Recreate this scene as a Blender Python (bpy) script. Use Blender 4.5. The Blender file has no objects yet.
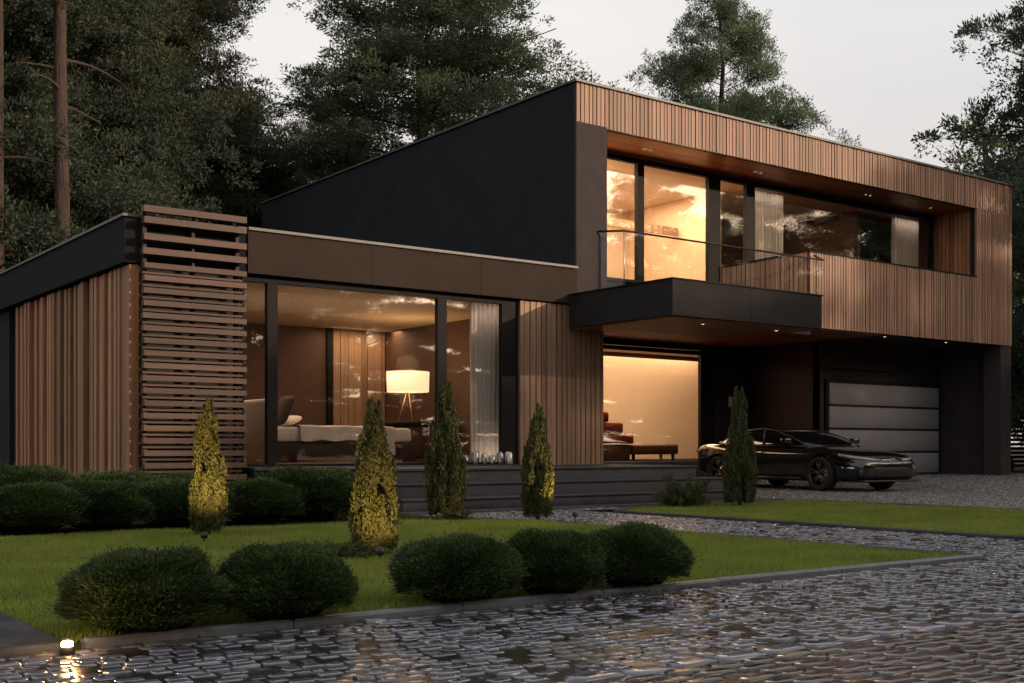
import bpy, bmesh, math, random
import numpy as np
from mathutils import Vector, Matrix
random.seed(7)
S = bpy.context.scene
COL = S.collection
R = math.radians

# ------------------------------------------------------------------ helpers
class MB:
    """collects boxes, prisms and tubes; build() links them as ONE mesh object"""
    def __init__(s): s.v = []; s.f = []; s.sm = []
    def add(s, vs, fs, smooth=False):
        n = len(s.v); s.v += [tuple(v) for v in vs]
        s.f += [tuple(i + n for i in f) for f in fs]; s.sm += [smooth] * len(fs); return s
    def box(s, x0, x1, y0, y1, z0, z1):
        vs = [(x0,y0,z0),(x1,y0,z0),(x1,y1,z0),(x0,y1,z0),(x0,y0,z1),(x1,y0,z1),(x1,y1,z1),(x0,y1,z1)]
        return s.add(vs, [(0,3,2,1),(4,5,6,7),(0,1,5,4),(1,2,6,5),(2,3,7,6),(3,0,4,7)])
    def bbox(s, x0, x1, y0, y1, z0, z1, b=.02, seg=2):
        bm = bmesh.new(); bmesh.ops.create_cube(bm, size=1)
        bmesh.ops.scale(bm, vec=(x1-x0, y1-y0, z1-z0), verts=bm.verts)
        bmesh.ops.translate(bm, vec=((x0+x1)/2, (y0+y1)/2, (z0+z1)/2), verts=bm.verts)
        bmesh.ops.bevel(bm, geom=bm.edges[:], offset=b, segments=seg, affect='EDGES', profile=.5)
        s.add_bm(bm, True); return s
    def add_bm(s, bm, smooth=False):
        bm.verts.index_update()
        s.add([v.co[:] for v in bm.verts], [[v.index for v in f.verts] for f in bm.faces], smooth); bm.free(); return s
    def tube(s, pts, r, n=8, smooth=True, caps=True):
        pts = [Vector(p) for p in pts]; rr = r if isinstance(r, (list, tuple)) else [r] * len(pts)
        vs = []; up = Vector((0, 0, 1))
        for i, p in enumerate(pts):
            d = (pts[min(i+1, len(pts)-1)] - pts[max(i-1, 0)]).normalized()
            a = d.cross(up)
            if a.length < .05: a = d.cross(Vector((1, 0, 0)))
            a.normalize(); b = d.cross(a)
            for k in range(n):
                t = 2*math.pi*k/n; vs.append(p + (a*math.cos(t) + b*math.sin(t))*rr[i])
        fs = []
        for i in range(len(pts)-1):
            for k in range(n):
                k2 = (k+1) % n; fs.append((i*n+k, i*n+k2, (i+1)*n+k2, (i+1)*n+k))
        s.add(vs, fs, smooth)
        if caps:
            m = len(s.v) - len(vs)
            s.f.append(tuple(m+k for k in range(n))[::-1]); s.sm.append(False)
            s.f.append(tuple(m+(len(pts)-1)*n+k for k in range(n))); s.sm.append(False)
        return s
    def lathe(s, prof, c=(0,0,0), n=24, axis='z', closed=False):
        vs = []; fs = []
        for (r, h) in prof:
            for k in range(n):
                t = 2*math.pi*k/n; p = (r*math.cos(t), r*math.sin(t), h)
                if axis == 'y': p = (p[0], p[2], p[1])
                vs.append((p[0]+c[0], p[1]+c[1], p[2]+c[2]))
        m = len(prof)
        for i in range(m if closed else m-1):
            j = (i+1) % m
            for k in range(n):
                k2 = (k+1) % n; fs.append((i*n+k, i*n+k2, j*n+k2, j*n+k))
        return s.add(vs, fs, True)
    def build(s, name, mat, parent=None, off=(0,0,0), **tags):
        me = bpy.data.meshes.new(name)
        me.from_pydata([(v[0]-off[0], v[1]-off[1], v[2]-off[2]) for v in s.v], [], s.f)
        me.polygons.foreach_set('use_smooth', s.sm); me.update()
        bm = bmesh.new(); bm.from_mesh(me); bmesh.ops.recalc_face_normals(bm, faces=bm.faces); bm.to_mesh(me); bm.free()
        me.materials.append(mat)
        return link(name, me, parent, **tags)

def link(name, me, parent=None, label=None, cat=None, group=None, kind=None, loc=None, rot=None, scale=None):
    o = bpy.data.objects.new(name, me); COL.objects.link(o)
    if parent: o.parent = parent
    if loc: o.location = loc
    if rot: o.rotation_euler = rot
    if scale: o.scale = scale
    return tag(o, label, cat, group, kind)
def tag(o, label=None, cat=None, group=None, kind=None):
    if label: o['label'] = label
    if cat: o['category'] = cat
    if group: o['group'] = group
    if kind: o['kind'] = kind
    return o
def thing(name, loc, label, cat, group=None, rz=0, scale=None):
    o = link(name, None, None, label, cat, group); o.location = loc; o.rotation_euler = (0, 0, rz)
    if scale: o.scale = scale
    o.empty_display_size = .2
    return o
def copy_tree(o, parent=None):
    c = o.copy(); COL.objects.link(c)
    if parent: c.parent = parent
    for ch in list(o.children): copy_tree(ch, c)
    return c
def np_mesh(name, V, F, mat, smooth=False):
    """V (n,3), F (m,k) all faces with k corners"""
    me = bpy.data.meshes.new(name); V = np.asarray(V, np.float32); F = np.asarray(F, np.int32); k = F.shape[1]
    me.vertices.add(len(V)); me.vertices.foreach_set('co', V.ravel())
    me.loops.add(F.size); me.loops.foreach_set('vertex_index', F.ravel())
    me.polygons.add(len(F)); me.polygons.foreach_set('loop_start', np.arange(0, F.size, k, dtype=np.int32))
    me.polygons.foreach_set('loop_total', np.full(len(F), k, np.int32))
    if smooth: me.polygons.foreach_set('use_smooth', np.ones(len(F), bool))
    me.update(calc_edges=True); me.materials.append(mat); return me
def leaf_mesh(name, P, D, L, W, rng, mat, bend=.0):
    """diamond-shaped leaves at points P along directions D"""
    n = len(P); D = D / (np.linalg.norm(D, axis=1, keepdims=True) + 1e-9)
    Q = rng.normal(size=(n, 3)); A = np.cross(D, Q); A /= (np.linalg.norm(A, axis=1, keepdims=True) + 1e-9)
    N = np.cross(D, A)
    L = (L * rng.uniform(.6, 1.3, (n, 1))); W = (W * rng.uniform(.7, 1.2, (n, 1)))
    V = np.empty((n, 4, 3)); V[:, 0] = P; V[:, 1] = P + D*L*.5 + A*W*.5 + N*L*bend; V[:, 2] = P + D*L; V[:, 3] = P + D*L*.5 - A*W*.5 + N*L*bend
    return np_mesh(name, V.reshape(-1, 3), np.arange(n*4).reshape(n, 4), mat)

# ------------------------------------------------------------------ materials
def newmat(name):
    m = bpy.data.materials.new(name); m.use_nodes = True; nt = m.node_tree
    return m, nt, nt.nodes['Principled BSDF']
def N(nt, t, **kw):
    n = nt.nodes.new(t)
    for k, v in kw.items():
        if k in n.inputs: n.inputs[k].default_value = v
        else: setattr(n, k, v)
    return n
def ramp(nt, stops, interp='LINEAR'):
    n = nt.nodes.new('ShaderNodeValToRGB'); cr = n.color_ramp; cr.interpolation = interp
    while len(cr.elements) < len(stops): cr.elements.new(.5)
    for e, (p, c) in zip(cr.elements, stops): e.position = p; e.color = (*c, 1) if len(c) == 3 else c
    return n
def coords(nt, scale=(1,1,1), src='Object'):
    tc = N(nt, 'ShaderNodeTexCoord'); mp = N(nt, 'ShaderNodeMapping'); mp.inputs['Scale'].default_value = scale
    nt.links.new(tc.outputs[src], mp.inputs['Vector']); return mp.outputs['Vector']
def surf(name, c1, c2, rough=.6, scale=4, bump=.2, bscale=60, metal=0, spec=.5, stretch=(1,1,1), island=0, detail=6, rvar=.1, coat=0, bdist=.01):
    m, nt, b = newmat(name); L = nt.links.new
    v = coords(nt, stretch)
    n1 = N(nt, 'ShaderNodeTexNoise', Scale=scale, Detail=detail, Roughness=.62); L(v, n1.inputs['Vector'])
    r = ramp(nt, [(.3, c1), (.7, c2)]); L(n1.outputs['Fac'], r.inputs['Fac'])
    out = r.outputs['Color']
    if island:
        g = N(nt, 'ShaderNodeNewGeometry'); hs = N(nt, 'ShaderNodeHueSaturation')
        mr = N(nt, 'ShaderNodeMapRange'); mr.inputs['To Min'].default_value = 1-island; mr.inputs['To Max'].default_value = 1+island
        L(g.outputs['Random Per Island'], mr.inputs['Value']); L(mr.outputs['Result'], hs.inputs['Value']); L(out, hs.inputs['Color'])
        mr2 = N(nt, 'ShaderNodeMapRange'); mr2.inputs['To Min'].default_value = .5-island*.03; mr2.inputs['To Max'].default_value = .5+island*.03
        wn = N(nt, 'ShaderNodeTexWhiteNoise', noise_dimensions='1D'); L(g.outputs['Random Per Island'], wn.inputs['W'])
        L(wn.outputs['Value'], mr2.inputs['Value']); L(mr2.outputs['Result'], hs.inputs['Hue'])
        out = hs.outputs['Color']
    L(out, b.inputs['Base Color'])
    n2 = N(nt, 'ShaderNodeTexNoise', Scale=bscale, Detail=4); L(v, n2.inputs['Vector'])
    bp = N(nt, 'ShaderNodeBump', Strength=bump, Distance=bdist); L(n2.outputs['Fac'], bp.inputs['Height']); L(bp.outputs['Normal'], b.inputs['Normal'])
    mr = N(nt, 'ShaderNodeMapRange'); mr.inputs['To Min'].default_value = max(.02, rough-rvar); mr.inputs['To Max'].default_value = min(1, rough+rvar)
    L(n1.outputs['Fac'], mr.inputs['Value']); L(mr.outputs['Result'], b.inputs['Roughness'])
    b.inputs['Metallic'].default_value = metal; b.inputs['Specular IOR Level'].default_value = spec
    b.inputs['Coat Weight'].default_value = coat; b.inputs['Coat Roughness'].default_value = .04
    return m
def wood(name, c1, c2, rough=.55, horizontal=False, island=.3, along='z', spec=.35):
    st = {'z': (14, 14, .7), 'x': (.7, 14, 14), 'y': (14, .7, 14)}[along]
    return surf(name, c1, c2, rough=rough, scale=1.6, bump=.35, bscale=6, stretch=st, island=island, detail=8, spec=spec, bdist=.004)
def leafmat(name, c1, c2, rough=.6, trans=.42, scale=1.2):
    m, nt, b = newmat(name); L = nt.links.new
    v = coords(nt); n1 = N(nt, 'ShaderNodeTexNoise', Scale=scale, Detail=3); L(v, n1.inputs['Vector'])
    g = N(nt, 'ShaderNodeNewGeometry'); mx = N(nt, 'ShaderNodeMath', operation='ADD')
    ml = N(nt, 'ShaderNodeMath', operation='MULTIPLY'); ml.inputs[1].default_value = .5
    L(g.outputs['Random Per Island'], ml.inputs[0]); L(ml.outputs[0], mx.inputs[0])
    m2 = N(nt, 'ShaderNodeMath', operation='MULTIPLY_ADD'); m2.inputs[1].default_value = 1.6; m2.inputs[2].default_value = -.55
    L(n1.outputs['Fac'], m2.inputs[0]); L(m2.outputs[0], mx.inputs[1])
    r = ramp(nt, [(.0, c1), (1, c2)]); L(mx.outputs[0], r.inputs['Fac']); L(r.outputs['Color'], b.inputs['Base Color'])
    b.inputs['Roughness'].default_value = rough; b.inputs['Specular IOR Level'].default_value = .25
    tr = N(nt, 'ShaderNodeBsdfTranslucent'); L(r.outputs['Color'], tr.inputs['Color'])
    mix = N(nt, 'ShaderNodeMixShader', Fac=trans); out = nt.nodes['Material Output']
    L(b.outputs[0], mix.inputs[1]); L(tr.outputs[0], mix.inputs[2]); L(mix.outputs[0], out.inputs['Surface'])
    return m
def glassmat(name, tint=(.92,.9,.86), boost=1.5, base=.02, rough=0.0):
    m = bpy.data.materials.new(name); m.use_nodes = True; nt = m.node_tree; nt.nodes.clear(); L = nt.links.new
    out = N(nt, 'ShaderNodeOutputMaterial'); t = N(nt, 'ShaderNodeBsdfTransparent'); t.inputs['Color'].default_value = (*tint, 1)
    g = N(nt, 'ShaderNodeBsdfGlossy', Roughness=rough)
    v = coords(nt); nz = N(nt, 'ShaderNodeTexNoise', Scale=.9, Detail=1); L(v, nz.inputs['Vector'])
    bp = N(nt, 'ShaderNodeBump', Strength=.035, Distance=.02); L(nz.outputs['Fac'], bp.inputs['Height']); L(bp.outputs['Normal'], g.inputs['Normal'])
    ge = N(nt, 'ShaderNodeNewGeometry'); dt = N(nt, 'ShaderNodeVectorMath', operation='DOT_PRODUCT'); L(ge.outputs['Incoming'], dt.inputs[0]); L(ge.outputs['Normal'], dt.inputs[1])
    ab = N(nt, 'ShaderNodeMath', operation='ABSOLUTE'); L(dt.outputs['Value'], ab.inputs[0])
    om = N(nt, 'ShaderNodeMath', operation='SUBTRACT'); om.inputs[0].default_value = 1; L(ab.outputs[0], om.inputs[1])
    pw = N(nt, 'ShaderNodeMath', operation='POWER'); pw.inputs[1].default_value = 5; L(om.outputs[0], pw.inputs[0])
    ma = N(nt, 'ShaderNodeMath', operation='MULTIPLY_ADD', use_clamp=True)
    ma.inputs[1].default_value = .96*boost; ma.inputs[2].default_value = .04*boost+base; L(pw.outputs[0], ma.inputs[0])
    mx = N(nt, 'ShaderNodeMixShader'); L(ma.outputs[0], mx.inputs[0]); L(t.outputs[0], mx.inputs[1]); L(g.outputs[0], mx.inputs[2]); L(mx.outputs[0], out.inputs['Surface'])
    return m
def emit(name, col, st):
    m, nt, b = newmat(name); b.inputs['Base Color'].default_value = (*col, 1)
    b.inputs['Emission Color'].default_value = (*col, 1); b.inputs['Emission Strength'].default_value = st; return m

M = {}
M['clad'] = wood('cladding_wood', (.21,.115,.070), (.36,.215,.138), island=.26)
M['clad2'] = wood('weathered_slat_wood', (.22,.10,.048), (.40,.20,.10), island=.35)
M['louvre'] = wood('louvre_wood', (.05,.026,.018), (.105,.054,.036), island=.3, along='x')
M['soffit'] = wood('soffit_wood', (.28,.09,.035), (.42,.15,.065), island=.25, along='x', rough=.45)
M['panelwood'] = wood('room_panel_wood', (.26,.165,.10), (.36,.24,.155), island=.2)
M['darkwood'] = wood('dark_stained_wood', (.022,.011,.007), (.036,.018,.012), island=.15, rough=.6)
M['stucco'] = surf('dark_stucco', (.015,.017,.021), (.024,.027,.033), rough=.9, scale=2.2, bump=.6, bscale=40, stretch=(1.3,1.3,.8), spec=.2, bdist=.006)
M['stucco2'] = surf('grey_stucco', (.045,.037,.037), (.062,.051,.05), rough=.9, scale=3, bump=.6, bscale=60, spec=.2, bdist=.006)
M['backing'] = surf('black_backing', (.008,.007,.007), (.012,.01,.01), rough=.8, bump=.05)
M['fascia'] = surf('bronze_metal', (.030,.021,.017), (.044,.031,.025), rough=.8, scale=1.5, bump=.03, bscale=8, spec=.12)
M['slab'] = surf('anthracite_panel', (.022,.020,.020), (.031,.028,.028), rough=.8, scale=1.2, bump=.04, bscale=10, spec=.12)
M['frame'] = surf('black_frame', (.008,.007,.007), (.012,.010,.010), rough=.65, spec=.15, bump=.02, bscale=30)
M['cap'] = surf('metal_cap', (.07,.07,.072), (.11,.107,.105), rough=.5, bump=.02, metal=.2)
M['steel'] = surf('brushed_steel', (.35,.34,.33), (.5,.49,.47), rough=.3, bump=.02, metal=.9)
M['cream'] = surf('cream_plaster', (.62,.49,.36), (.68,.55,.41), rough=.85, scale=1.2, bump=.08, bscale=60, spec=.2)
M['brownwall'] = surf('brown_wall', (.085,.045,.032), (.105,.057,.04), rough=.7, scale=2, bump=.05)
M['ceil'] = surf('ceiling_plaster', (.6,.5,.4), (.66,.55,.45), rough=.9, bump=.03)
M['floorin'] = wood('room_floor_wood', (.10,.055,.035), (.16,.09,.055), along='x', rough=.35)
M['stepstone'] = surf('dark_step_stone', (.030,.029,.033), (.06,.057,.062), rough=.65, scale=3, bump=.25, bscale=45, rvar=.15, spec=.3)
M['kerb'] = surf('kerb_stone', (.065,.072,.088), (.13,.14,.16), rough=.35, scale=7, bump=.3, bscale=50, rvar=.2)
M['soil'] = surf('soil', (.018,.016,.010), (.04,.034,.02), rough=.95, scale=9, bump=.6, bscale=30, spec=.1, bdist=.03)
M['lawnbase'] = surf('lawn_soil', (.035,.05,.012), (.06,.085,.02), rough=.95, scale=9, bump=.5, bscale=30, spec=.1)
M['garage'] = surf('garage_panel', (.28,.26,.255), (.32,.30,.295), rough=.75, scale=1.2, bump=.03, bscale=5, spec=.15)
M['curtain'] = surf('curtain_cloth', (.72,.68,.66), (.80,.77,.74), rough=.9, scale=3, bump=.2, bscale=120, spec=.1)
M['linen'] = surf('bed_linen', (.68,.62,.56), (.78,.72,.66), rough=.9, scale=5, bump=.4, bscale=25, spec=.1)
M['darkcloth'] = surf('dark_cloth', (.04,.025,.02), (.07,.045,.035), rough=.9, scale=5, bump=.3, bscale=60)
M['red'] = surf('red_upholstery', (.20,.022,.012), (.32,.045,.02), rough=.9, scale=9, bump=.5, bscale=80, spec=.15)
M['leather'] = surf('brown_leather', (.06,.022,.012), (.10,.04,.02), rough=.45, scale=6, bump=.2, bscale=60)
M['brass'] = surf('lamp_wood', (.40,.22,.09), (.55,.32,.14), rough=.4, bump=.05)
M['glass'] = glassmat('window_glass', (.95,.92,.88), 1.7, .06)
M['railglass'] = glassmat('railing_glass', (.93,.94,.94), 1.0, .0)
M['jar'] = glassmat('jar_glass', (.75,.75,.75), 2.5, .08, .05)
M['bark'] = surf('pine_bark', (.032,.021,.017), (.075,.048,.037), rough=.95, scale=3, bump=1, bscale=9, stretch=(3,3,.6), bdist=.05)
M['leaf'] = leafmat('pine_needles', (.055,.082,.045), (.18,.225,.125), scale=.8)
M['leafwarm'] = leafmat('olive_needles', (.045,.055,.028), (.18,.185,.095), scale=.7)
M['leafdark'] = leafmat('dark_needles', (.028,.042,.028), (.115,.14,.09), scale=.6)
M['leafbright'] = leafmat('bright_leaves', (.10,.14,.05), (.2,.26,.1), scale=.6)
M['box'] = leafmat('shrub_needles', (.018,.036,.010), (.085,.13,.038), scale=6, trans=.15)
M['thuja'] = leafmat('thuja_scales', (.034,.042,.014), (.11,.12,.042), scale=7, trans=.2)
M['grass'] = leafmat('grass_blades', (.155,.20,.032), (.28,.33,.065), scale=1.6, trans=.35)
M['tuft'] = leafmat('ornamental_grass', (.03,.05,.015), (.09,.12,.04), scale=4)
M['shade'] = emit('lampshade', (1, .78, .48), 1.5)
M['lampglow'] = emit('downlight_glow', (1, .72, .42), 5)
M['pathglow'] = emit('path_lamp_glow', (1, .66, .3), 30)
M['paint'] = surf('car_paint', (.007,.008,.008), (.009,.010,.010), rough=.16, bump=0, coat=1, rvar=.02)
M['carglass'] = surf('car_glass', (.006,.006,.007), (.008,.008,.009), rough=.05, bump=0, coat=.5, rvar=.01)
M['rubber'] = surf('tyre_rubber', (.012,.012,.012), (.02,.02,.02), rough=.8, bump=.2)
M['rim'] = surf('rim_metal', (.08,.068,.062), (.13,.11,.10), rough=.3, metal=.8, bump=.02)
M['chrome'] = surf('chrome', (.6,.58,.56), (.7,.68,.66), rough=.12, metal=1, bump=0, rvar=.03)
M['lens'] = surf('headlight_lens', (.25,.25,.26), (.35,.35,.36), rough=.08, bump=0, coat=1, rvar=.02)
M['plastic'] = surf('black_plastic', (.012,.012,.012), (.018,.018,.018), rough=.5, bump=.05)
M['white_plate'] = surf('white_plastic', (.6,.58,.55), (.65,.63,.6), rough=.4, bump=.02)

def wetstone(name, c1, c2, moss, island=.35, mossamt=.56, coat=.7):
    m, nt, b = newmat(name); L = nt.links.new; v = coords(nt)
    g = N(nt, 'ShaderNodeNewGeometry')
    r = ramp(nt, [(0, c1), (1, c2)]); L(g.outputs['Random Per Island'], r.inputs['Fac'])
    n1 = N(nt, 'ShaderNodeTexNoise', Scale=1.3, Detail=7, Roughness=.65); L(v, n1.inputs['Vector'])
    mr = ramp(nt, [(mossamt, (0,0,0)), (mossamt+.12, (1,1,1))]); L(n1.outputs['Fac'], mr.inputs['Fac'])
    mx = N(nt, 'ShaderNodeMix', data_type='RGBA'); mx.inputs[7].default_value = (*moss, 1)
    L(mr.outputs['Color'], mx.inputs[0]); L(r.outputs['Color'], mx.inputs[6]); L(mx.outputs[2], b.inputs['Base Color'])
    n3 = N(nt, 'ShaderNodeTexNoise', Scale=2.2, Detail=4); L(v, n3.inputs['Vector'])
    rr = ramp(nt, [(.35, (.05,)*3), (.65, (.22,)*3)]); L(n3.outputs['Fac'], rr.inputs['Fac'])
    ad = N(nt, 'ShaderNodeMath', operation='MULTIPLY_ADD', use_clamp=True); ad.inputs[1].default_value = .45
    L(mr.outputs['Color'], ad.inputs[0]); L(rr.outputs['Color'], ad.inputs[2]); L(ad.outputs[0], b.inputs['Roughness'])
    n2 = N(nt, 'ShaderNodeTexNoise', Scale=45, Detail=5); L(v, n2.inputs['Vector'])
    bp = N(nt, 'ShaderNodeBump', Strength=.22, Distance=.004); L(n2.outputs['Fac'], bp.inputs['Height']); L(bp.outputs['Normal'], b.inputs['Normal'])
    b.inputs['Specular IOR Level'].default_value = .6; b.inputs['Coat Weight'].default_value = coat; b.inputs['Coat Roughness'].default_value = .09
    return m
M['cobble'] = wetstone('wet_cobble', (.05,.057,.078), (.15,.162,.20), (.034,.032,.016))
M['brick'] = wetstone('wet_brick', (.026,.021,.02), (.07,.052,.046), (.02,.016,.011), mossamt=.6, coat=.35)
M['gravel'] = wetstone('wet_gravel', (.08,.08,.082), (.22,.215,.21), (.06,.052,.04), mossamt=.7, coat=0)
M['joint'] = surf('joint_fill', (.010,.010,.009), (.024,.023,.018), rough=.2, scale=3, bump=.15, bscale=40, bdist=.005, rvar=.14, spec=.6)
M['drybed'] = surf('gravel_bed', (.03,.03,.028), (.06,.058,.05), rough=.8, scale=6, bump=.6, bscale=40, bdist=.02)

# ------------------------------------------------------------------ ground
def drive_z(x):
    t = np.clip((np.asarray(x) - 14) / 1.4, 0, 1); return .16 * t*t*(3-2*t)
MB().add([(-500,-500,-.06),(500,-500,-.06),(500,500,-.06),(-500,500,-.06)], [(0,1,2,3)]).build('ground', M['soil'], kind='structure')

def stones(name, rects, sx, sy, mat, seed, h=.02, gap=.012, jit=.25, tilt=.05, zf=None, wob=.008, nn=8, kind='structure', zbase=0):
    rng = np.random.default_rng(seed); C = []
    for (x0, x1, y0, y1) in rects:
        ny = max(1, int(round((y1-y0)/sy))); dy = (y1-y0)/ny
        for j in range(ny):
            x = x0; off = rng.uniform(0, sx)
            first = True
            while x < x1 - .01:
                w = sx * rng.uniform(1-jit, 1+jit)
                if first: w = max(.05, off); first = False
                w = min(w, x1 - x)
                if w > .03: C.append((x+w/2, y0+(j+.5)*dy, w-gap, dy-gap))
                x += w
    C = np.array(C); n = len(C)
    a = (np.arange(nn)+.5)/nn*2*math.pi
    # rounded-rectangle ring
    cx = np.sign(np.cos(a))*np.abs(np.cos(a))**.3; cy = np.sign(np.sin(a))*np.abs(np.sin(a))**.3
    rings = [(1.0, -.03), (.985, h*.3), (.9, h*.92), (.5, h)]
    V = np.zeros((n, len(rings)*nn, 3)); z0 = zbase + (zf(C[:, 0]) if zf else 0)
    hz = rng.normal(0, .003, n); tx = rng.normal(0, tilt, n); ty = rng.normal(0, tilt, n); rot = rng.normal(0, .04, n)
    for i, (s, z) in enumerate(rings):
        px = cx[None, :]*C[:, 2:3]/2*s + rng.normal(0, wob*.5, (n, nn))*s; py = cy[None, :]*C[:, 3:4]/2*s + rng.normal(0, wob*.5, (n, nn))*s
        qx = px*np.cos(rot)[:, None]-py*np.sin(rot)[:, None]; qy = px*np.sin(rot)[:, None]+py*np.cos(rot)[:, None]
        V[:, i*nn:(i+1)*nn, 0] = C[:, 0:1]+qx; V[:, i*nn:(i+1)*nn, 1] = C[:, 1:2]+qy
        V[:, i*nn:(i+1)*nn, 2] = z + (hz+z0)[:, None] + px*tx[:, None] + py*ty[:, None]
    F = []
    for i in range(len(rings)-1):
        for k in range(nn):
            k2 = (k+1) % nn; F.append((i*nn+k, i*nn+k2, (i+1)*nn+k2, (i+1)*nn+k))
    b = (len(rings)-1)*nn
    for k in range(0, nn-2, 2): F.append((b, b+k+1, b+k+2, b+(k+3) % nn))
    F = np.array(F); FF = (F[None] + (np.arange(n)*len(rings)*nn)[:, None, None]).reshape(-1, 4)
    me = np_mesh(name, V.reshape(-1, 3), FF, mat, True)
    return link(name, me, kind=kind)
LAX0, LAX1, LAY0, LAY1 = -3.65, 2.68, -9.92, -3.0
# joint beds
MB().box(-14, 16, -11.62, -9.98, -.05, .0048).box(2.70, 4.60, -9.98, -2.6, -.05, .0048).build('paving_bed', M['joint'], kind='structure')
stones('cobbled_path', [(-12, 15, -11.6, -10.02), (2.78, 4.56, -10.0, -2.8), (1.2, 2.74, -3.75, -2.8), (4.6, 8.7, -3.2, -2.8)], .10, .075, M['cobble'], 1, h=.008, tilt=.012, gap=.011, wob=.008)
MB().box(1.2, 2.70, -4.2, -2.2, -.05, .003).box(4.60, 8.9, -3.27, -2.2, -.05, .003).build('landing_bed', M['joint'], kind='structure')
MB().box(-16, 18, -20, -11.62, -.05, .0065).build('road_bed', M['joint'], kind='structure')
stones('brick_road', [(-12, 14, -16, -11.74)], .2, .075, M['brick'], 2, h=.012, jit=.08, tilt=.02, gap=.009, wob=.003)
stones('paving_edge_course', [(-12, 15, -11.73, -11.61)], .24, .12, M['cobble'], 5, h=.018, jit=.1, tilt=.02)
# driveway: gently rising gravel sheet
xs = np.linspace(8.95, 30, 85); ys = np.linspace(-16, 4, 5)
V = [(x, y, float(drive_z(x))-.004) for y in ys for x in xs]; nx = len(xs)
F = [(j*nx+i, j*nx+i+1, (j+1)*nx+i+1, (j+1)*nx+i) for j in range(len(ys)-1) for i in range(nx-1)]
link('driveway', np_mesh('driveway', V, F, M['drybed'], True), kind='structure')
stones('gravel', [(9.0, 22, -7.5, 3.6)], .055, .05, M['gravel'], 3, h=.02, tilt=.25, gap=.008, zf=drive_z, nn=6, wob=.008, kind='stuff')

def kerb(pts, w=.09, h=.05, name='kerb', z0=-.05, mat=None):
    mb = MB()
    for (a, b) in zip(pts[:-1], pts[1:]):
        a = Vector((*a, 0)); b = Vector((*b, 0)); L = (b-a).length; d = (b-a)/L; p = Vector((-d.y, d.x, 0))
        n = max(1, int(L/.8))
        for k in range(n):
            s = a+d*(L*k/n+.003); e = a+d*(L*(k+1)/n-.003)
            c = [s-p*w/2, e-p*w/2, e+p*w/2, s+p*w/2]; bv = .012
            ci = [c[0]+p*bv+d*bv, c[1]+p*bv-d*bv, c[2]-p*bv-d*bv, c[3]-p*bv+d*bv]; dz = random.uniform(-.003, .003)
            vs = [(q.x, q.y, z0) for q in c] + [(q.x, q.y, h-bv+dz) for q in c] + [(q.x, q.y, h+dz) for q in ci]
            mb.add(vs, [(0,1,5,4),(1,2,6,5),(2,3,7,6),(3,0,4,7),(4,5,9,8),(5,6,10,9),(6,7,11,10),(7,4,8,11),(8,9,10,11)])
    return mb.build(name, mat or M['kerb'], kind='structure')
kerb([(-3.6,-9.965), (2.735,-9.965)], .065, .042)
kerb([(2.735,-9.91), (2.735,-4.75)], .04, .035, mat=M['stepstone'])
kerb([(4.6,-9.9), (4.6,-3.9), (5.5,-3.32), (8.88,-3.28), (8.88,-9.9)], .04, .04, mat=M['stepstone'])
MB().box(-4.12, -3.66, -9.96, -3, -.05, .03).build('garden_edge_path', surf('wet_slab', (.05,.052,.06), (.10,.10,.115), rough=.25, scale=5, bump=.3, bscale=30, rvar=.1), kind='structure')

def lawn(name, poly, n, seed):
    P = np.array(poly); mb = MB(); m = len(poly)
    mb.add([(x, y, .012) for x, y in poly] + [(x, y, -.05) for x, y in poly], [tuple(range(m))] + [(i, (i+1) % m, m+(i+1) % m, m+i) for i in range(m)])
    mb.build(name+'_soil', M['lawnbase'], kind='structure')
    rng = np.random.default_rng(seed); lo = P.min(0); hi = P.max(0); pts = rng.uniform(lo, hi, (n*2, 2))
    x, y = pts[:, 0], pts[:, 1]; ins = np.zeros(len(pts), bool)
    for i in range(m):
        x1, y1 = P[i]; x2, y2 = P[(i+1) % m]
        if y1 == y2: continue
        c = ((y1 > y) != (y2 > y)) & (x < (x2-x1)*(y-y1)/(y2-y1)+x1); ins ^= c
    pts = pts[ins][:n]; k = len(pts)
    z = np.full((k, 1), .005); B = np.hstack([pts, z])
    patch = .5+.5*np.sin(pts[:, 0]*2.3+1.7*np.sin(pts[:, 1]*1.9))*np.sin(pts[:, 1]*2.9+np.sin(pts[:, 0]*3.1))
    hgt = rng.uniform(.025, .05, (k, 1))*(.75+.45*patch[:, None]); ang = rng.uniform(0, 2*math.pi, k); w = rng.uniform(.0035, .006, (k, 1))
    A = np.stack([np.cos(ang), np.sin(ang), np.zeros(k)], 1)*w; lean = rng.normal(0, .35, (k, 2))*hgt
    V = np.empty((k, 3, 3)); V[:, 0] = B-A; V[:, 1] = B+A; V[:, 2] = B + np.hstack([lean, hgt])
    me = np_mesh(name, V.reshape(-1, 3), np.arange(k*3).reshape(k, 3), M['grass'])
    link(name, me, kind='stuff', label='short green grass of the %s' % ('large front lawn by the round shrubs' if seed == 1 else 'second lawn strip beside the gravel driveway'), cat='grass')
lawn('front_lawn', [(-3.64,-9.9), (2.68,-9.9), (2.68,-4.75), (1.6,-3.9), (-3.64,-3.9)], 190000, 1)
lawn('side_lawn', [(4.64,-9.9), (8.83,-9.9), (8.83,-3.33), (5.5,-3.38), (4.64,-3.95)], 90000, 2)

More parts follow.
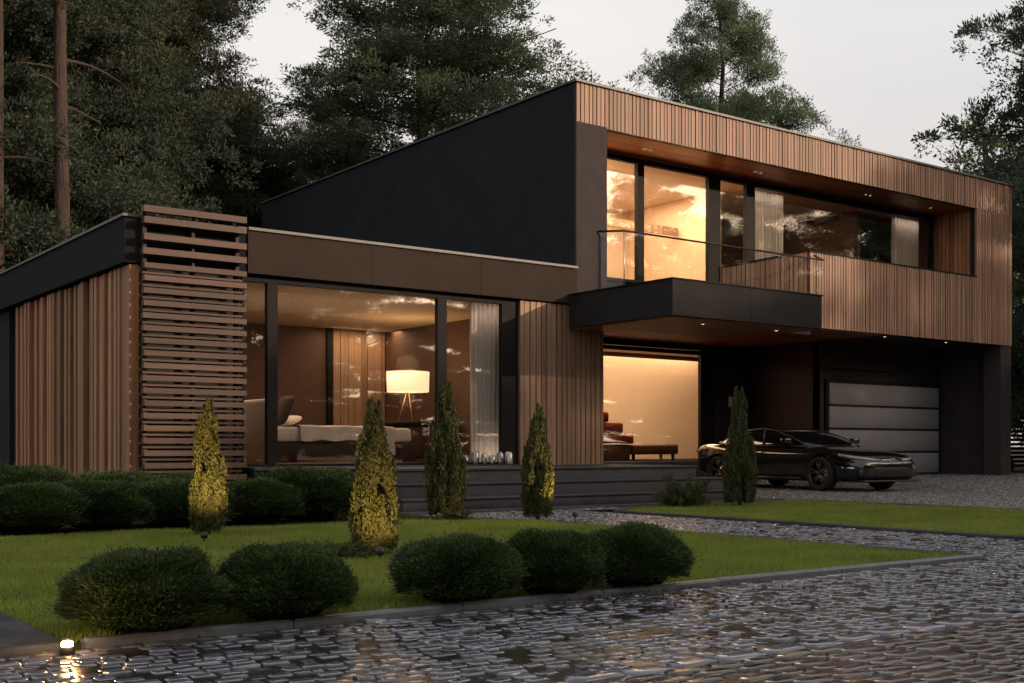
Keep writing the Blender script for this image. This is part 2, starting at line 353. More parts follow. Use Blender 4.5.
rng = np.random.default_rng(9); nl_ = 900
cxy = rng.uniform((-5, -11.5), (9, -9.9), (14, 2)); sel = rng.integers(0, 14, nl_); q = cxy[sel]+rng.normal(0, .28, (nl_, 2)); q2 = rng.uniform((-5, -13), (8, -9.95), (500, 2)); q = np.vstack([q, q2]); q[:, 1] = np.minimum(q[:, 1], -10.03)
q3 = rng.uniform((2.8, -9.9), (4.5, -3), (160, 2)); q = np.vstack([q, q3])
link('fallen_leaves', leaf_mesh('fallen_leaves', np.hstack([q, np.full((len(q), 1), .016)]), np.hstack([rng.normal(size=(len(q), 2)), rng.normal(0, .12, (len(q), 1))]), .028, .013, rng,
     leafmat('litter', (.03,.018,.01), (.13,.085,.04))), kind='stuff', label='small fallen leaves scattered on the wet paving', cat='fallen leaves')
# ------------------------------------------------------------------ house
H = thing('modern_house', (0, 0, 0), 'dark flat-roofed two-storey house with wood cladding, balcony and glowing windows', 'house')
FL, CE, RT = .53, 3.13, 3.71         # lower floor, ceiling, lower roof top
U0, SO, UT = 2.72, 6.1, 6.8          # canopy underside, upper soffit, upper roof top
def P(mb, name, mat, parent=H, **k): return mb.build(name, mat, parent, **k)
def vslats(x0, x1, z0, z1, y, face=-1, pitch=.1, gap=.02, depth=.035, var=.014, rng=random):
    mb = MB(); x = x0
    while x < x1-.03:
        w = pitch*rng.choice([.85, 1, 1, 1, 1.12]); w = min(w, x1-x)
        d = depth+rng.uniform(-var, var); mb.box(x+gap/2, x+w-gap/2, *( (y-d, y) if face < 0 else (y, y+d)), z0, z1); x += w
    return mb
# --- lower wing shell
P(MB().box(.06, .30, .301, 6.2, 0, 3.2), 'wall', M['backing'])
P(MB().box(.06, 1.5, .10, .30, 0, 3.12), 'wall', M['backing'])
P(MB().box(6.08, 7.80, .06, .25, 0, 3.12), 'wall', M['backing'])
P(MB().box(.30, 7.2, 5.95, 6.2, 0, 3.2), 'wall', M['backing'])
# side fins
f = MB(); y = .42; rr = random.Random(3)
while y < 5.75:
    wd = rr.choice([.06, .08, .11, .13]); dp = rr.choice([.06, .09, .12])
    f.box(.06-dp, .06, y, y+wd, .05, 3.12); y += wd+rr.choice([.03, .05, .08, .10])
f.box(-.06, .06, .03, .19, .05, 3.12); f.box(-.05, .06, .205, .36, .05, 3.12)
P(f, 'side_cladding', M['clad2'])
P(MB().box(-.02, .3, 6.2, 12, 0, 3.2).box(.3, 7.2, 11.8, 12, 0, 3.2), 'rear_wall', M['stucco'])
# roof fascia
P(MB().box(-.14, .02, -.02, 12.1, 3.14, RT).box(.02, 1.5, -.02, .14, 3.14, RT), 'side_fascia', surf('dark_fascia', (.010,.010,.011), (.014,.014,.015), rough=.85, spec=.15, bump=.03))
fs_ = MB(); x = 1.5
for x1 in (3.4, 5.3, 7.21): fs_.box(x+.002, x1-.003, -.05, .10, 3.14, RT); x = x1
fs_.box(1.5, 7.2, .101, .16, 3.14, RT-.002)
P(fs_, 'front_fascia', M['fascia'])
P(MB().box(-.17, 1.5, -.05, .18, RT+.002, RT+.035).box(-.17, .05, .18, 12.1, RT+.002, RT+.035).box(1.5, 7.205, -.085, .18, RT+.002, RT+.04), 'roof_edge_trim', M['cap'])
P(MB().box(.02, 7.2, .16, 12, 3.22, 3.45), 'lower_roof', M['stucco'])
# louvre screen
s = MB(); z = 3.80; rr = random.Random(5)
zs = [3.80, 3.66, 3.45, 3.27]
z = 3.09
while z > .1: zs.append(z); z -= .157
for i, z in enumerate(zs):
    hh = .068 if i > 3 else .08
    s.box(.03+rr.uniform(-.01, .01), 1.40, -.24, -.145+rr.uniform(-.01, .005), z-hh/2, z+hh/2)
    if i > 3: s.box(.05, 1.38, -.14, -.115, z-.095, z-.066)
P(s, 'louvre_screen', M['louvre'])
P(MB().box(.06, .11, -.11, -.02, 0, 3.8).box(.70, .74, -.11, -.02, 0, 3.8).box(1.30, 1.35, -.11, -.02, 0, 3.8), 'screen_post', M['darkwood'])
# front cladding block
P(vslats(6.09, 7.84, FL, 3.12, .06, pitch=.105, depth=.05), 'front_cladding', M['clad'])
P(MB().box(7.80, 7.86, .061, 4, FL, 3.12), 'entry_side_wall', M['brownwall'])
# plinth / sill under the bedroom glazing
P(MB().box(1.5, 6.09, -.28, .30, .05, FL-.03), 'plinth', M['stucco'])
P(MB().box(1.48, 6.09, -.32, .05, FL-.028, FL+.012), 'window_sill', M['stepstone'])
# bedroom interior
P(MB().box(.30, 7.1, .30, 6, FL-.06, FL), 'room_floor', M['floorin'])
P(MB().box(.30, 7.1, .20, 5.95, CE, CE+.06), 'room_ceiling', M['ceil'])
P(MB().box(.30, 5.68, 5.73, 5.78, FL, CE).box(7.0, 7.06, .26, 5.9, FL, CE).box(.301, .36, .31, 5.7, FL, CE), 'room_wall', M['brownwall'])
P(vslats(5.82, 6.98, FL, CE, 5.75, pitch=.16, gap=.012, depth=.05, var=.012), 'wood_wall_panel', M['panelwood'])
P(MB().box(5.68, 5.80, 5.66, 5.75, FL, CE), 'wall_trim', M['frame'])
P(MB().box(5.69, 7.0, 5.752, 5.80, FL, CE), 'panel_backing', M['backing'])
# bedroom window: frame + panes
def window(frames, panes, y, z0, z1, fd=.09, parent=H, mat=None):
    mb = MB()
    for (a, b) in frames: mb.box(a, b, y-fd/2, y+fd/2, z0, z1)
    X0 = min(a for a, b in frames+panes); X1 = max(b for a, b in frames+panes)
    mb.box(X0, X1, y-fd/2-.002, y+fd/2+.002, z1, z1+.085); mb.box(X0, X1, y-fd/2-.002, y+fd/2+.002, z0-.05, z0)
    fo = mb.build('window', M['frame'], parent)
    for (a, b) in panes: MB().box(a, b, y-.006, y+.006, z0, z1).build('pane', mat or M['glass'], fo)
    return fo
window([(1.47,1.50), (1.84,1.99), (4.6,4.76), (5.79,6.07)], [(1.50,1.84), (1.99,4.6), (4.76,5.79)], .12, FL+.05, 3.05)
# --- carport / entrance recess
P(MB().box(7.86, 20.1, 3.9, 4.0, CE-.14, CE).box(14.19, 14.55, 3.92, 4.02, .1, CE-.14), 'entry_frame', M['frame'])
P(MB().box(14.55, 15.5, 3.93, 4.1, .1, CE), 'entry_wall_panel', M['darkwood'])
ew = MB().box(7.88, 14.19, 3.955, 3.967, FL, CE-.14); window([(7.86,7.92), (11.0,11.06), (14.12,14.19)], [(7.92,11.0), (11.06,14.12)], 3.96, FL+.02, CE-.24)
P(MB().box(15.5, 15.56, 1.66, 4.1, .1, CE), 'garage_side_wall', M['darkwood'])
P(MB().box(15.5, 20.1, 1.72, 1.9, .1, CE), 'garage_front_wall', M['backing'])
P(MB().box(15.48, 18.0, 1.62, 1.72, 2.55, CE), 'garage_lintel', M['darkwood'])
# entry floor + interior
P(MB().box(7.86, 14.56, 3.4, 4.0, .0, FL-.01).box(7.86, 18.2, 4.0, 7.4, FL-.06, FL), 'entry_floor', M['stepstone'])
P(MB().box(7.3, 18.2, 7.2, 7.3, FL, CE+.4).box(18.1, 18.2, 4.1, 7.2, FL, CE+.4), 'entry_room_wall', M['cream'])
P(MB().box(7.3, 18.2, 4.02, 6.75, CE, CE+.05).box(7.3, 18.2, 6.5, 7.3, CE+.4, CE+.45), 'entry_ceiling', M['cream'])
P(MB().box(7.3, 18.2, 6.7, 6.745, CE-.10, CE+.0), 'cove_edge', M['brownwall'])
# carport right side
P(MB().box(19.74, 20.16, .03, .45, .0, CE).box(20.0, 20.12, .45, 4.1, 0, CE), 'carport_pillar', M['stucco2'])
P(MB().box(7.2, 20.16, .25, 4.0, CE, CE+.08), 'carport_soffit', M['darkwood'])
# intercom
P(MB().bbox(15.02, 15.14, 3.905, 3.93, 1.74, 1.98, .006), 'intercom', M['white_plate'])
# garage door
gd = P(MB().box(15.62, 19.80, 1.64, 1.71, .16, 2.30), 'garage_door_frame', M['frame'])
gdm = MB(); z = .20
gh = (2.24-.20)/4
for k in range(4): gdm.bbox(15.70, 19.72, 1.60, 1.65, z+.025, z+gh-.025, .006, 1); z += gh
gdm.build('garage_door', M['garage'], H)
MB().box(15.70, 19.72, 1.625, 1.632, .20, 2.24).build('door_gap', M['backing'], gd)
# --- upper block
P(MB().box(7.21, 7.42, .02, 12, 3.18, UT-.05).box(7.42, 20.1, 11.8, 12, 0, UT-.05).box(7.21, 7.40, 4.1, 12, 0, 3.2), 'upper_side_wall', M['stucco'])
P(MB().box(20.02, 20.14, .04, 12, 3.13, UT-.05).box(20.02, 20.14, 4.1, 12, 0, 3.13), 'right_side_wall', M['stucco'])
P(MB().box(7.211, 7.87, -.03, .02, CE+.05, SO+.02).box(7.42, 7.87, .02, 1.3, CE+.05, SO+.02), 'pier', M['stucco2'])
up = vslats(7.23, 20.14, SO, UT-.03, .04, pitch=.088, gap=.02, depth=.05, var=.007)          # top band
lo = vslats(13.06, 18.71, CE, 4.57, .04, pitch=.088, gap=.02, depth=.05, var=.007); up.add(lo.v, lo.f)
rt = vslats(18.71, 20.14, CE, SO, .04, pitch=.088, gap=.02, depth=.05, var=.007); up.add(rt.v, rt.f)
P(up, 'facade_cladding', M['clad'])
P(MB().box(7.23, 20.14, .04, .12, SO+.01, UT-.04).box(13.08, 18.71, .04, .14, CE, 4.56).box(18.71, 20.14, .04, .14, CE, SO+.01), 'cladding_backing', M['backing'])
P(MB().box(7.19, 20.18, -.05, .16, UT-.03, UT+.01).box(7.17, 7.40, .16, 12.02, UT-.03, UT+.01), 'upper_roof_trim', M['cap'])
P(MB().box(7.40, 20.16, .16, 12, UT-.35, UT-.15), 'upper_roof', M['stucco'])
P(MB().box(13.05, 18.73, -.02, .16, 4.571, 4.60), 'parapet_cap', M['frame'])
# loggia
soff = MB(); y = .12
while y < 1.2: soff.box(7.87, 18.71, y, y+.093, SO+.012, SO+.03); y += .1
P(soff, 'loggia_soffit', M['soffit'])
P(MB().box(7.87, 18.75, .12, 1.3, SO+.031, SO+.06), 'soffit_backing', M['backing'])
P(MB().box(7.42, 18.71, .14, 1.12, CE+.09, 3.30), 'loggia_floor', M['stepstone'])
lr = MB(); y = .15
while y < 1.05: lr.box(18.69, 18.73, y, y+.085, 3.3, SO); y += .1
P(lr, 'loggia_end_cladding', M['clad2'])
P(MB().box(18.73, 18.80, .14, 1.3, 3.3, SO+.03), 'loggia_end_wall', M['backing'])
# raked slatted side panel of the parapet, running back towards the glazing
a = Vector((13.02, .03, 0)); b = Vector((11.75, 1.02, 0)); d = (b-a); Ld = d.length; d.normalize(); p = Vector((d.y, -d.x, 0))
if p.y > 0: p = -p
rk = MB(); rp = MB(); t = 0
while t < Ld-.02:
    wv = random.choice([.075, .09, .1]); q0 = a+d*t; q1 = a+d*min(t+wv-.009, Ld); zt = 4.57-.30*t/Ld; zt2 = 4.57-.30*min(t+wv, Ld)/Ld; dp = random.uniform(.02, .04)
    c = [q0, q1, q1+p*-dp, q0+p*-dp] if False else [q0+p*dp, q1+p*dp, q1, q0]
    rk.add([(q.x, q.y, 3.30) for q in c]+[(c[0].x,c[0].y,zt),(c[1].x,c[1].y,zt2),(c[2].x,c[2].y,zt2),(c[3].x,c[3].y,zt)], [(0,3,2,1),(4,5,6,7),(0,1,5,4),(1,2,6,5),(2,3,7,6),(3,0,4,7)])
    t += wv
P(rk, 'parapet_side_cladding', M['clad'])
def slantbox(a, b, w, z0a, z1a, z0b, z1b):
    c = [a, b, b-p*w, a-p*w]
    return MB().add([(c[0].x,c[0].y,z0a),(c[1].x,c[1].y,z0b),(c[2].x,c[2].y,z0b),(c[3].x,c[3].y,z0a),(c[0].x,c[0].y,z1a),(c[1].x,c[1].y,z1b),(c[2].x,c[2].y,z1b),(c[3].x,c[3].y,z1a)],
                    [(0,3,2,1),(4,5,6,7),(0,1,5,4),(1,2,6,5),(2,3,7,6),(3,0,4,7)])
P(slantbox(a-p*.002, b-p*.002, .05, 3.30, 4.56, 3.30, 4.26), 'parapet_side_backing', M['backing'])
P(slantbox(a+p*.06, b+p*.06, .14, 4.572, 4.60, 4.272, 4.30), 'parapet_side_cap', M['frame'])
# upper glazing
UZ0, UZ1 = 3.85, 5.98
window([(7.87,7.95), (9.56,9.72), (11.40,11.72), (12.46,12.70), (18.60,18.71)], [(7.95,9.56), (9.72,11.40), (11.72,12.46), (12.70,18.60)], 1.1, UZ0, UZ1)
P(MB().box(7.87, 18.71, 1.12, 1.2, 3.30, UZ0-.05), 'window_base_panel', M['frame'])
# upper rooms
P(MB().box(7.42, 12.6, 1.16, 6.0, 3.6, 3.66).box(12.6, 18.8, 1.16, 6, 3.6, 3.66), 'upper_floor', M['floorin'])
P(MB().box(7.42, 20.0, 1.18, 6.0, 6.02, 6.08), 'upper_ceiling', M['ceil'])
P(MB().box(7.42, 12.6, 4.6, 4.7, 3.66, 6.02).box(7.44, 7.5, 1.2, 4.6, 3.66, 6.02).box(12.56, 12.64, 1.9, 4.7, 3.66, 6.02), 'upper_room_wall', M['cream'])
P(MB().box(12.64, 20.0, 4.2, 4.3, 3.66, 6.02).box(16.5, 16.6, 1.5, 4.2, 3.66, 6.02), 'upper_dark_wall', M['brownwall'])
P(MB().box(9.9, 12.5, 3.0, 3.06, 5.25, 5.42), 'upper_room_bar', M['panelwood'])  # thin wood-coloured bar hanging across the upper room
# canopy slab
P(MB().box(7.06, 8.738, -2.40, -.035, U0+.02, 3.27).box(8.742, 10.42, -2.40, -.035, U0+.02, 3.27).box(7.88, 13.05, -.033, .14, U0+.25, 3.27), 'canopy', M['slab'])
P(MB().box(7.04, 10.44, -2.42, -.036, 3.271, 3.29), 'canopy_edge_trim', M['frame'])
cs = MB(); y = -2.34
while y < 3.8:
    x1 = 10.36 if y < 0 else 15.4
    zz = U0 if y < -.06 else CE-.02
    if y < -.12 or y > .02: cs.box(7.12 if y < 0 else 7.87, x1, y, min(y+.093, 3.89), zz, zz+.018)
    y += .1
P(cs, 'canopy_soffit', M['soffit'])
P(MB().box(7.87, 13.06, .02, .12, U0+.1, CE-.03) if False else MB().box(7.87, 10.42, -.03, .0, U0+.02, CE+.05), 'canopy_back_edge', M['frame'])
# glass railing
rl = P(MB().tube([(7.66,-.04,4.37), (7.95,-.34,4.37), (13.05,-.34,4.37), (13.12,-.06,4.50)], .017), 'railing_handrail', M['fascia'])
for (a_, b_) in [(7.98, 9.6), (9.62, 11.3), (11.32, 13.02)]:
    MB().box(a_, b_, -.347, -.333, 3.29, 4.355).build('railing_glass', M['railglass'], rl)
MB().add([(7.70,-.06,3.29),(7.96,-.33,3.29),(7.96,-.33,4.355),(7.70,-.06,4.355),(7.71,-.05,3.29),(7.97,-.32,3.29),(7.97,-.32,4.355),(7.71,-.05,4.355)],
         [(0,1,2,3),(7,6,5,4),(0,3,7,4),(1,5,6,2),(3,2,6,7),(0,4,5,1)]).build('railing_glass', M['railglass'], rl)
for x in (7.97,): MB().tube([(x,-.34,3.28), (x,-.34,4.36)], .008, 6).build('railing_post', M['steel'], rl)
# downlights
def downlight(x, y, z, e=0):
    r = MB().lathe([(.02,-.004), (.055,-.006), (.06,-.001), (.06,.0)], (x, y, z), 14).build('downlight', M['steel'], H)
    MB().lathe([(.0,.004), (.04,.002), (.042,-.003)], (x, y, z), 12).build('bulb', M['lampglow'], r)
    if e: lamp('SPOT', (x, y, z-.02), e, (1, .62, .34), rad=.04, spot=110)
def aim(loc, tgt): return (Vector(tgt)-Vector(loc)).to_track_quat('-Z', 'Y').to_euler()
def lamp(kind, loc, energy, col=(1,.62,.34), rad=.1, spot=None, rot=(0,0,0), size=None, sizey=None, blend=.6):
    l = bpy.data.lights.new('lamp_light', kind); l.energy = energy; l.color = col
    if kind == 'AREA':
        l.shape = 'RECTANGLE'; l.size = size; l.size_y = sizey or size
    else: l.shadow_soft_size = rad
    if spot: l.spot_size = R(spot); l.spot_blend = blend
    o = bpy.data.objects.new('lamp_light', l); COL.objects.link(o); o.location = loc; o.rotation_euler = rot; return o
for x, e in ((9.3, 24), (9.45, 0), (12.2, 15), (12.35, 0), (15.6, 8), (15.75, 0), (17.9, 5)): downlight(x, .6, SO+.011, e)
for x in (13.9, 15.9, 18.1): downlight(x, .35, CE-.002, 0)
for (x, y) in ((8.2,-1.9), (9.9,-1.9)): downlight(x, y, U0-.001, 7)
# room lights (recessed ceiling lamps inside the rooms)
WARM = (1, .68, .42)
lamp('AREA', (3.4, 2.4, CE-.03), 115, (1,.72,.48), size=4.0, sizey=2.4)
lamp('AREA', (6.3, 5.25, CE-.03), 22, WARM, size=1.6, sizey=.3)
lamp('AREA', (13.0, 6.95, CE+.36), 230, (1,.70,.45), size=9, sizey=.3)
lamp('AREA', (12.5, 5.2, CE-.03), 290, (1,.70,.45), size=7, sizey=1.2)
lamp('AREA', (9.9, 2.6, 6.0), 480, (1,.72,.46), size=4.2, sizey=2.2)
lamp('AREA', (14.6, 2.6, 6.0), 14, (1,.6,.35), size=3, sizey=1.5)
lamp('POINT', (8.3, 1.9, 5.1), 60, (1,.72,.45), rad=.25)

# terrace and steps
T = thing('entrance_steps', (5.5, -2, 0), 'wide dark stone steps and terrace before the bedroom windows and entrance', 'steps')
def step(x0, x1, y0, y1, z0, z1, name='step'):
    MB().bbox(x0, x1, y0, y1, z0, z1-.035, .004, 1).build(name, M['stepstone'], T, off=T.location)
    MB().bbox(x0-.015, x1+.015, y0-.02, y1, z1-.033, z1, .006, 1).build('tread', M['stepstone'], T, off=T.location)
step(2.6, 8.05, -1.9, -.325, 0, FL, 'terrace')
step(6.3, 8.05, -.32, .0, 0, FL-.002, 'terrace')
step(2.5, 8.35, -2.22, -1.925, 0, .353); step(2.4, 8.65, -2.54, -2.245, 0, .177+.0); step(2.3, 8.95, -2.86, -2.565, -.04, .03)

# ------------------------------------------------------------------ interior furniture
bed = thing('double_bed', (3.4, 1.7, FL), 'low double bed with beige headboard and cream blanket inside the lit bedroom', 'bed')
def B(mb, name, mat, par, base): return mb.build(name, mat, par, off=base)
bb = (3.4, 1.7, FL)
B(MB().bbox(2.15, 2.35, .8, 2.7, FL, FL+.98, .06, 3), 'headboard', M['linen'], bed, bb)
B(MB().bbox(2.33, 4.75, .92, 2.6, FL+.06, FL+.34, .02), 'bed_frame', M['darkwood'], bed, bb)
B(MB().bbox(2.36, 4.7, .96, 2.56, FL+.35, FL+.58, .06, 3), 'mattress', M['linen'], bed, bb)
# blanket draped: rows run across the bed and fall over both long sides, lower at the foot corner
bm = bmesh.new(); gx, gy = 40, 44; vv = []
for i in range(gx+1):
    u = i/gx; x = 2.75+1.6*u; drop = .22+.22*math.exp(-((u-1)/.10)**2)+.015*math.sin(u*22)
    for j in range(gy+1):
        t = j/gy
        if t < .22: q = t/.22; y = .925-.03*(1-q)*(1+math.sin(u*25)*.6); zz = FL+.60-drop*(1-q)
        elif t > .78: q = (1-t)/.22; y = 2.60+.03*(1-q)*(1+math.sin(u*21)*.6); zz = FL+.60-drop*(1-q)
        else: q = (t-.22)/.56; y = .925+1.675*q; zz = FL+.603+.008*math.sin(u*17+q*9)
        vv.append(bm.verts.new((x, y, zz)))
for i in range(gx):
    for j in range(gy): bm.faces.new([vv[i*(gy+1)+j], vv[(i+1)*(gy+1)+j], vv[(i+1)*(gy+1)+j+1], vv[i*(gy+1)+j+1]])
B(MB().add_bm(bm, True), 'blanket', M['linen'], bed, bb)
def pillow(x, y, z, sx, sy, sz, mat, label, rot):
    bm = bmesh.new(); bmesh.ops.create_uvsphere(bm, u_segments=24, v_segments=14, radius=1)
    for v in bm.verts:
        c = v.co; c.x = math.copysign(abs(c.x)**.55, c.x); c.y = math.copysign(abs(c.y)**.55, c.y); e = max(abs(c.x), abs(c.y)); c.z *= (1-.45*e**3)
        c.x *= sx/2; c.y *= sy/2; c.z *= sz/2
    o = MB().add_bm(bm, True).build('pillow', mat, None, label=label, cat='pillow', group='pillows on the bed'); o.location = (x, y, z); o.rotation_euler = rot
pillow(2.62, 1.25, FL+.82, .5, .5, .16, M['darkcloth'], 'dark brown square pillow leaning on the headboard of the bed', (0, R(-65), 0))
pillow(2.62, 2.15, FL+.80, .45, .6, .16, M['linen'], 'cream pillow leaning on the far side of the headboard', (0, R(-60), 0))
pillow(2.85, 1.55, FL+.68, .36, .4, .12, M['linen'], 'small cream pillow lying in front of the dark pillow', (0, R(-20), R(20)))
dr = thing('sideboard', (6.2, 3.4, FL), 'dark low sideboard under the glowing lamp in the bedroom', 'sideboard'); db = (6.2, 3.4, FL)
B(MB().bbox(5.55, 6.9, 2.9, 3.9, FL+.68, FL+.74, .01), 'top', M['darkwood'], dr, db)
B(MB().bbox(5.6, 6.88, 2.95, 3.88, FL+.08, FL+.675, .01), 'cabinet', M['darkwood'], dr, db)
B(MB().bbox(5.64, 6.2, 2.93, 2.95, FL+.12, FL+.64, .005), 'drawer', M['brownwall'], dr, db)
B(MB().bbox(6.23, 6.84, 2.93, 2.95, FL+.12, FL+.64, .005), 'drawer', M['brownwall'], dr, db)
for (x, y) in ((5.65,3.0), (6.8,3.0), (5.65,3.8), (6.8,3.8)): B(MB().tube([(x,y,FL), (x,y,FL+.085)], .02, 8), 'leg', M['brass'], dr, db)
LZ = FL+.742; lc = (6.02, 3.25, LZ)
tl = thing('table_lamp', lc, 'glowing drum-shade lamp on a wooden tripod in the bedroom', 'lamp')
B(MB().lathe([(.375,LZ+.53), (.385,LZ+.89), (.38,LZ+.89), (.37,LZ+.53)], (lc[0], lc[1], 0), 40, closed=True), 'lamp_shade', M['shade'], tl, lc)
B(MB().lathe([(.0,LZ+.535), (.368,LZ+.535)], (lc[0], lc[1], 0), 40), 'diffuser', M['shade'], tl, lc)
for k in range(3):
    t = 2*math.pi*k/3+.5; B(MB().tube([(lc[0]+.17*math.cos(t), lc[1]+.17*math.sin(t), LZ), (lc[0]+.02*math.cos(t), lc[1]+.02*math.sin(t), LZ+.55)], .011, 8), 'leg', M['brass'], tl, lc)
lamp('POINT', (lc[0], lc[1], LZ+1.0), 14, (1,.7,.4), rad=.2); lamp('POINT', (lc[0], lc[1]-.0, LZ+.42), 7, (1,.7,.4), rad=.15)

def curtain(x0, x1, y, z0, z1, label, n=9, amp=.035, group='white curtains behind the windows'):
    nx = int((x1-x0)*90); vs = []; fs = []; ph = random.random()*6
    for i in range(nx+1):
        u = i/nx; x = x0+(x1-x0)*u; yy = y+amp*math.sin(u*n*2*math.pi+ph)+amp*.35*math.sin(u*n*3.7*math.pi)
        for j in range(5):
            z = z0+(z1-z0)*j/4; vs.append((x+.01*math.sin(j*1.3+i*.1), yy+amp*.2*math.sin(j+u*9), z))
    for i in range(nx):
        for j in range(4): a = i*5+j; fs.append((a, a+5, a+6, a+1))
    c = (x0+(x1-x0)/2, y, z0)
    o = MB().add(vs, fs, True).build('curtain', M['curtain'], None, off=c, label=label, cat='curtain', group=group); o.location = c
    sol = o.modifiers.new('thickness', 'SOLIDIFY'); sol.thickness = .006
lamp('AREA', (5.72, .22, .58), .8, (1,.8,.62), size=.55, sizey=.06, rot=(R(155),0,0)); lamp('AREA', (5.72, .22, 3.07), .7, (1,.8,.62), size=.55, sizey=.06, rot=(R(25),0,0))  # added lamps without fixtures, only to brighten the bedroom curtain
curtain(5.42, 6.02, .42, FL+.02, 3.08, 'long white curtain beside the dark post of the bedroom window', 7)
curtain(12.75, 13.85, 1.32, 3.7, 5.98, 'white curtain at the upper window just right of the balcony doors', 11)
curtain(17.55, 18.5, 1.32, 3.7, 5.98, 'white curtain at the far right end of the upper window strip', 8)
curtain(8.0, 8.35, 1.3, 3.7, 5.98, 'narrow white curtain at the left edge of the upper windows', 4)
lamp('AREA', (13.3, 1.2, 5.96), 1.0, (1,.8,.62), size=1.0, sizey=.05, rot=(R(25),0,0)); lamp('AREA', (18.0, 1.2, 5.96), .8, (1,.82,.68), size=.9, sizey=.05, rot=(R(25),0,0))  # unseen strip lamps, added to lift the two wider upper curtains
# glass jars in a row on the terrace
rr = random.Random(11)
jl = ['wide round glass jar, leftmost of the row under the curtain', 'small squat glass jar beside the wide round one', 'tall clear glass jar, third of the row under the curtain', 'slim glass jar in the middle of the row under the curtain',
      'short glass jar right of the slim one', 'tall smoky glass jar, second from the right end of the row', 'bright silver jar at the right end of the row']
jx = [4.72, 4.93, 5.12, 5.28, 5.43, 5.58, 5.75]; jr = [.085, .06, .06, .045, .055, .055, .06]; jh = [.17, .15, .21, .19, .15, .2, .2]
for i in range(7):
    c = (jx[i], -.16, FL+.0125); r, h = jr[i], jh[i]
    t = thing('glass_jar', c, jl[i], 'jar', 'glass jars standing along the window')
    MB().lathe([(0,0), (r,0), (r*1.03,.02), (r*1.03,h*.8), (r*.8,h*.9), (r*.8,h), (r*.76,h), (r*.76,h*.9), (r*.98,h*.78), (r*.98,.012), (0,.012)], (0,0,0), 20).build('body', M['jar'] if i < 6 else M['steel'], t)
    MB().lathe([(0,.014), (r*.5,.014), (r*.5,h*.5), (0,h*.5)], (0,0,0), 14).build('candle', M['linen'], t)
# entry furniture
st = thing('staircase', (12.3, 5.4, FL), 'stack of rounded red steps rising to the left in the glowing entrance', 'stairs'); sb = (12.3, 5.4, FL)
for k, (x1, z0, z1) in enumerate(((13.1,.36,.60), (12.78,.60,.84), (12.35,.84,1.08), (11.95,1.08,1.3), (11.6,1.3,1.5))):
    B(MB().bbox(11.0, x1, 5.0, 5.9, FL+z0+.002, FL+z1-.002, .05, 3), 'step', M['red'], st, sb)
B(MB().bbox(11.02, 13.02, 5.05, 5.85, FL, FL+.355, .02), 'base', M['leather'], st, sb)
bn = thing('bench', (13.9, 5.4, FL), 'low brown leather bench beside the red steps in the entrance', 'bench'); bnb = (13.9, 5.4, FL)
B(MB().bbox(13.15, 14.62, 5.1, 5.7, FL+.12, FL+.36, .06, 3), 'seat', M['leather'], bn, bnb)
for (x, y) in ((13.25,5.2), (14.5,5.2), (13.25,5.6), (14.5,5.6)): B(MB().bbox(x-.03, x+.03, y-.03, y+.03, FL, FL+.125, .005, 1), 'leg', M['frame'], bn, bnb)

# ------------------------------------------------------------------ planting
def shrub_mesh(name, seed, n, L, W, mat, flat=1.0, up=.6, boxy=.0):
    rng = np.random.default_rng(seed)
    d = rng.normal(size=(n, 3)); d /= np.linalg.norm(d, axis=1, keepdims=True); d[:, 2] = np.abs(d[:, 2])*1.0 - .35*(rng.random(n) < .45)
    d /= np.linalg.norm(d, axis=1, keepdims=True)
    k = rng.normal(size=(7, 3))*4.5; ph = rng.uniform(0, 6, 7); lump = sum(np.sin(d@k[i]+ph[i]) for i in range(7))/7
    r = (1+.24*lump)*(rng.uniform(.6, 1.0, n)**.5)
    stray = rng.random(n) < .05; r[stray] *= rng.uniform(1.02, 1.16, stray.sum())
    sup = 1/np.maximum(1e-3, (np.abs(d[:, 0])**2.6+np.abs(d[:, 1])**2.6+np.abs(d[:, 2])**2.6))**(1/2.6)
    Pp = d*(r*sup)[:, None]*.5*np.array([1, 1, 1.12]); Pp[:, 2] += .42; ok = Pp[:, 2] > .01; Pp = Pp[ok]; d = d[ok]
    D = d*.9 + np.array([0, 0, up]) + rng.normal(0, .35, d.shape)
    return leaf_mesh(name, Pp, D, L, W, rng, mat)
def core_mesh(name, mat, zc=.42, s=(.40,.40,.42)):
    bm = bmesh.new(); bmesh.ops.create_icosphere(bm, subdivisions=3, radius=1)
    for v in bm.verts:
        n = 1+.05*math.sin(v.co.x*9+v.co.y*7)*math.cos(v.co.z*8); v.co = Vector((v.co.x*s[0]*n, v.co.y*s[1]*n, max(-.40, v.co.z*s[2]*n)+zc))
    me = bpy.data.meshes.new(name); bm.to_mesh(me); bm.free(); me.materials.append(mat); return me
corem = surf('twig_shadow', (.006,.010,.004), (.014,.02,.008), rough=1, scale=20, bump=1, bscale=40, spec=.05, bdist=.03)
SH = [shrub_mesh('foliage%d' % i, 20+i, 42000, .058, .011, M['box']) for i in range(3)]; SC = core_mesh('twigs', corem)  # twigs: solid near-black core, its colour stands in for shade inside
def shrub(x, y, dia, h, label, group, i, kind='round_shrub', rz=0, sy=1):
    o = thing(kind, (x, y, 0), label, 'shrub', group, rz, (dia*(1+.04*math.sin(i*5)), dia*(1+.06*math.cos(i*3)), h*1.05))
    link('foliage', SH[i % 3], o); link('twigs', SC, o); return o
g1 = 'clipped round shrubs along the kerb of the front lawn'
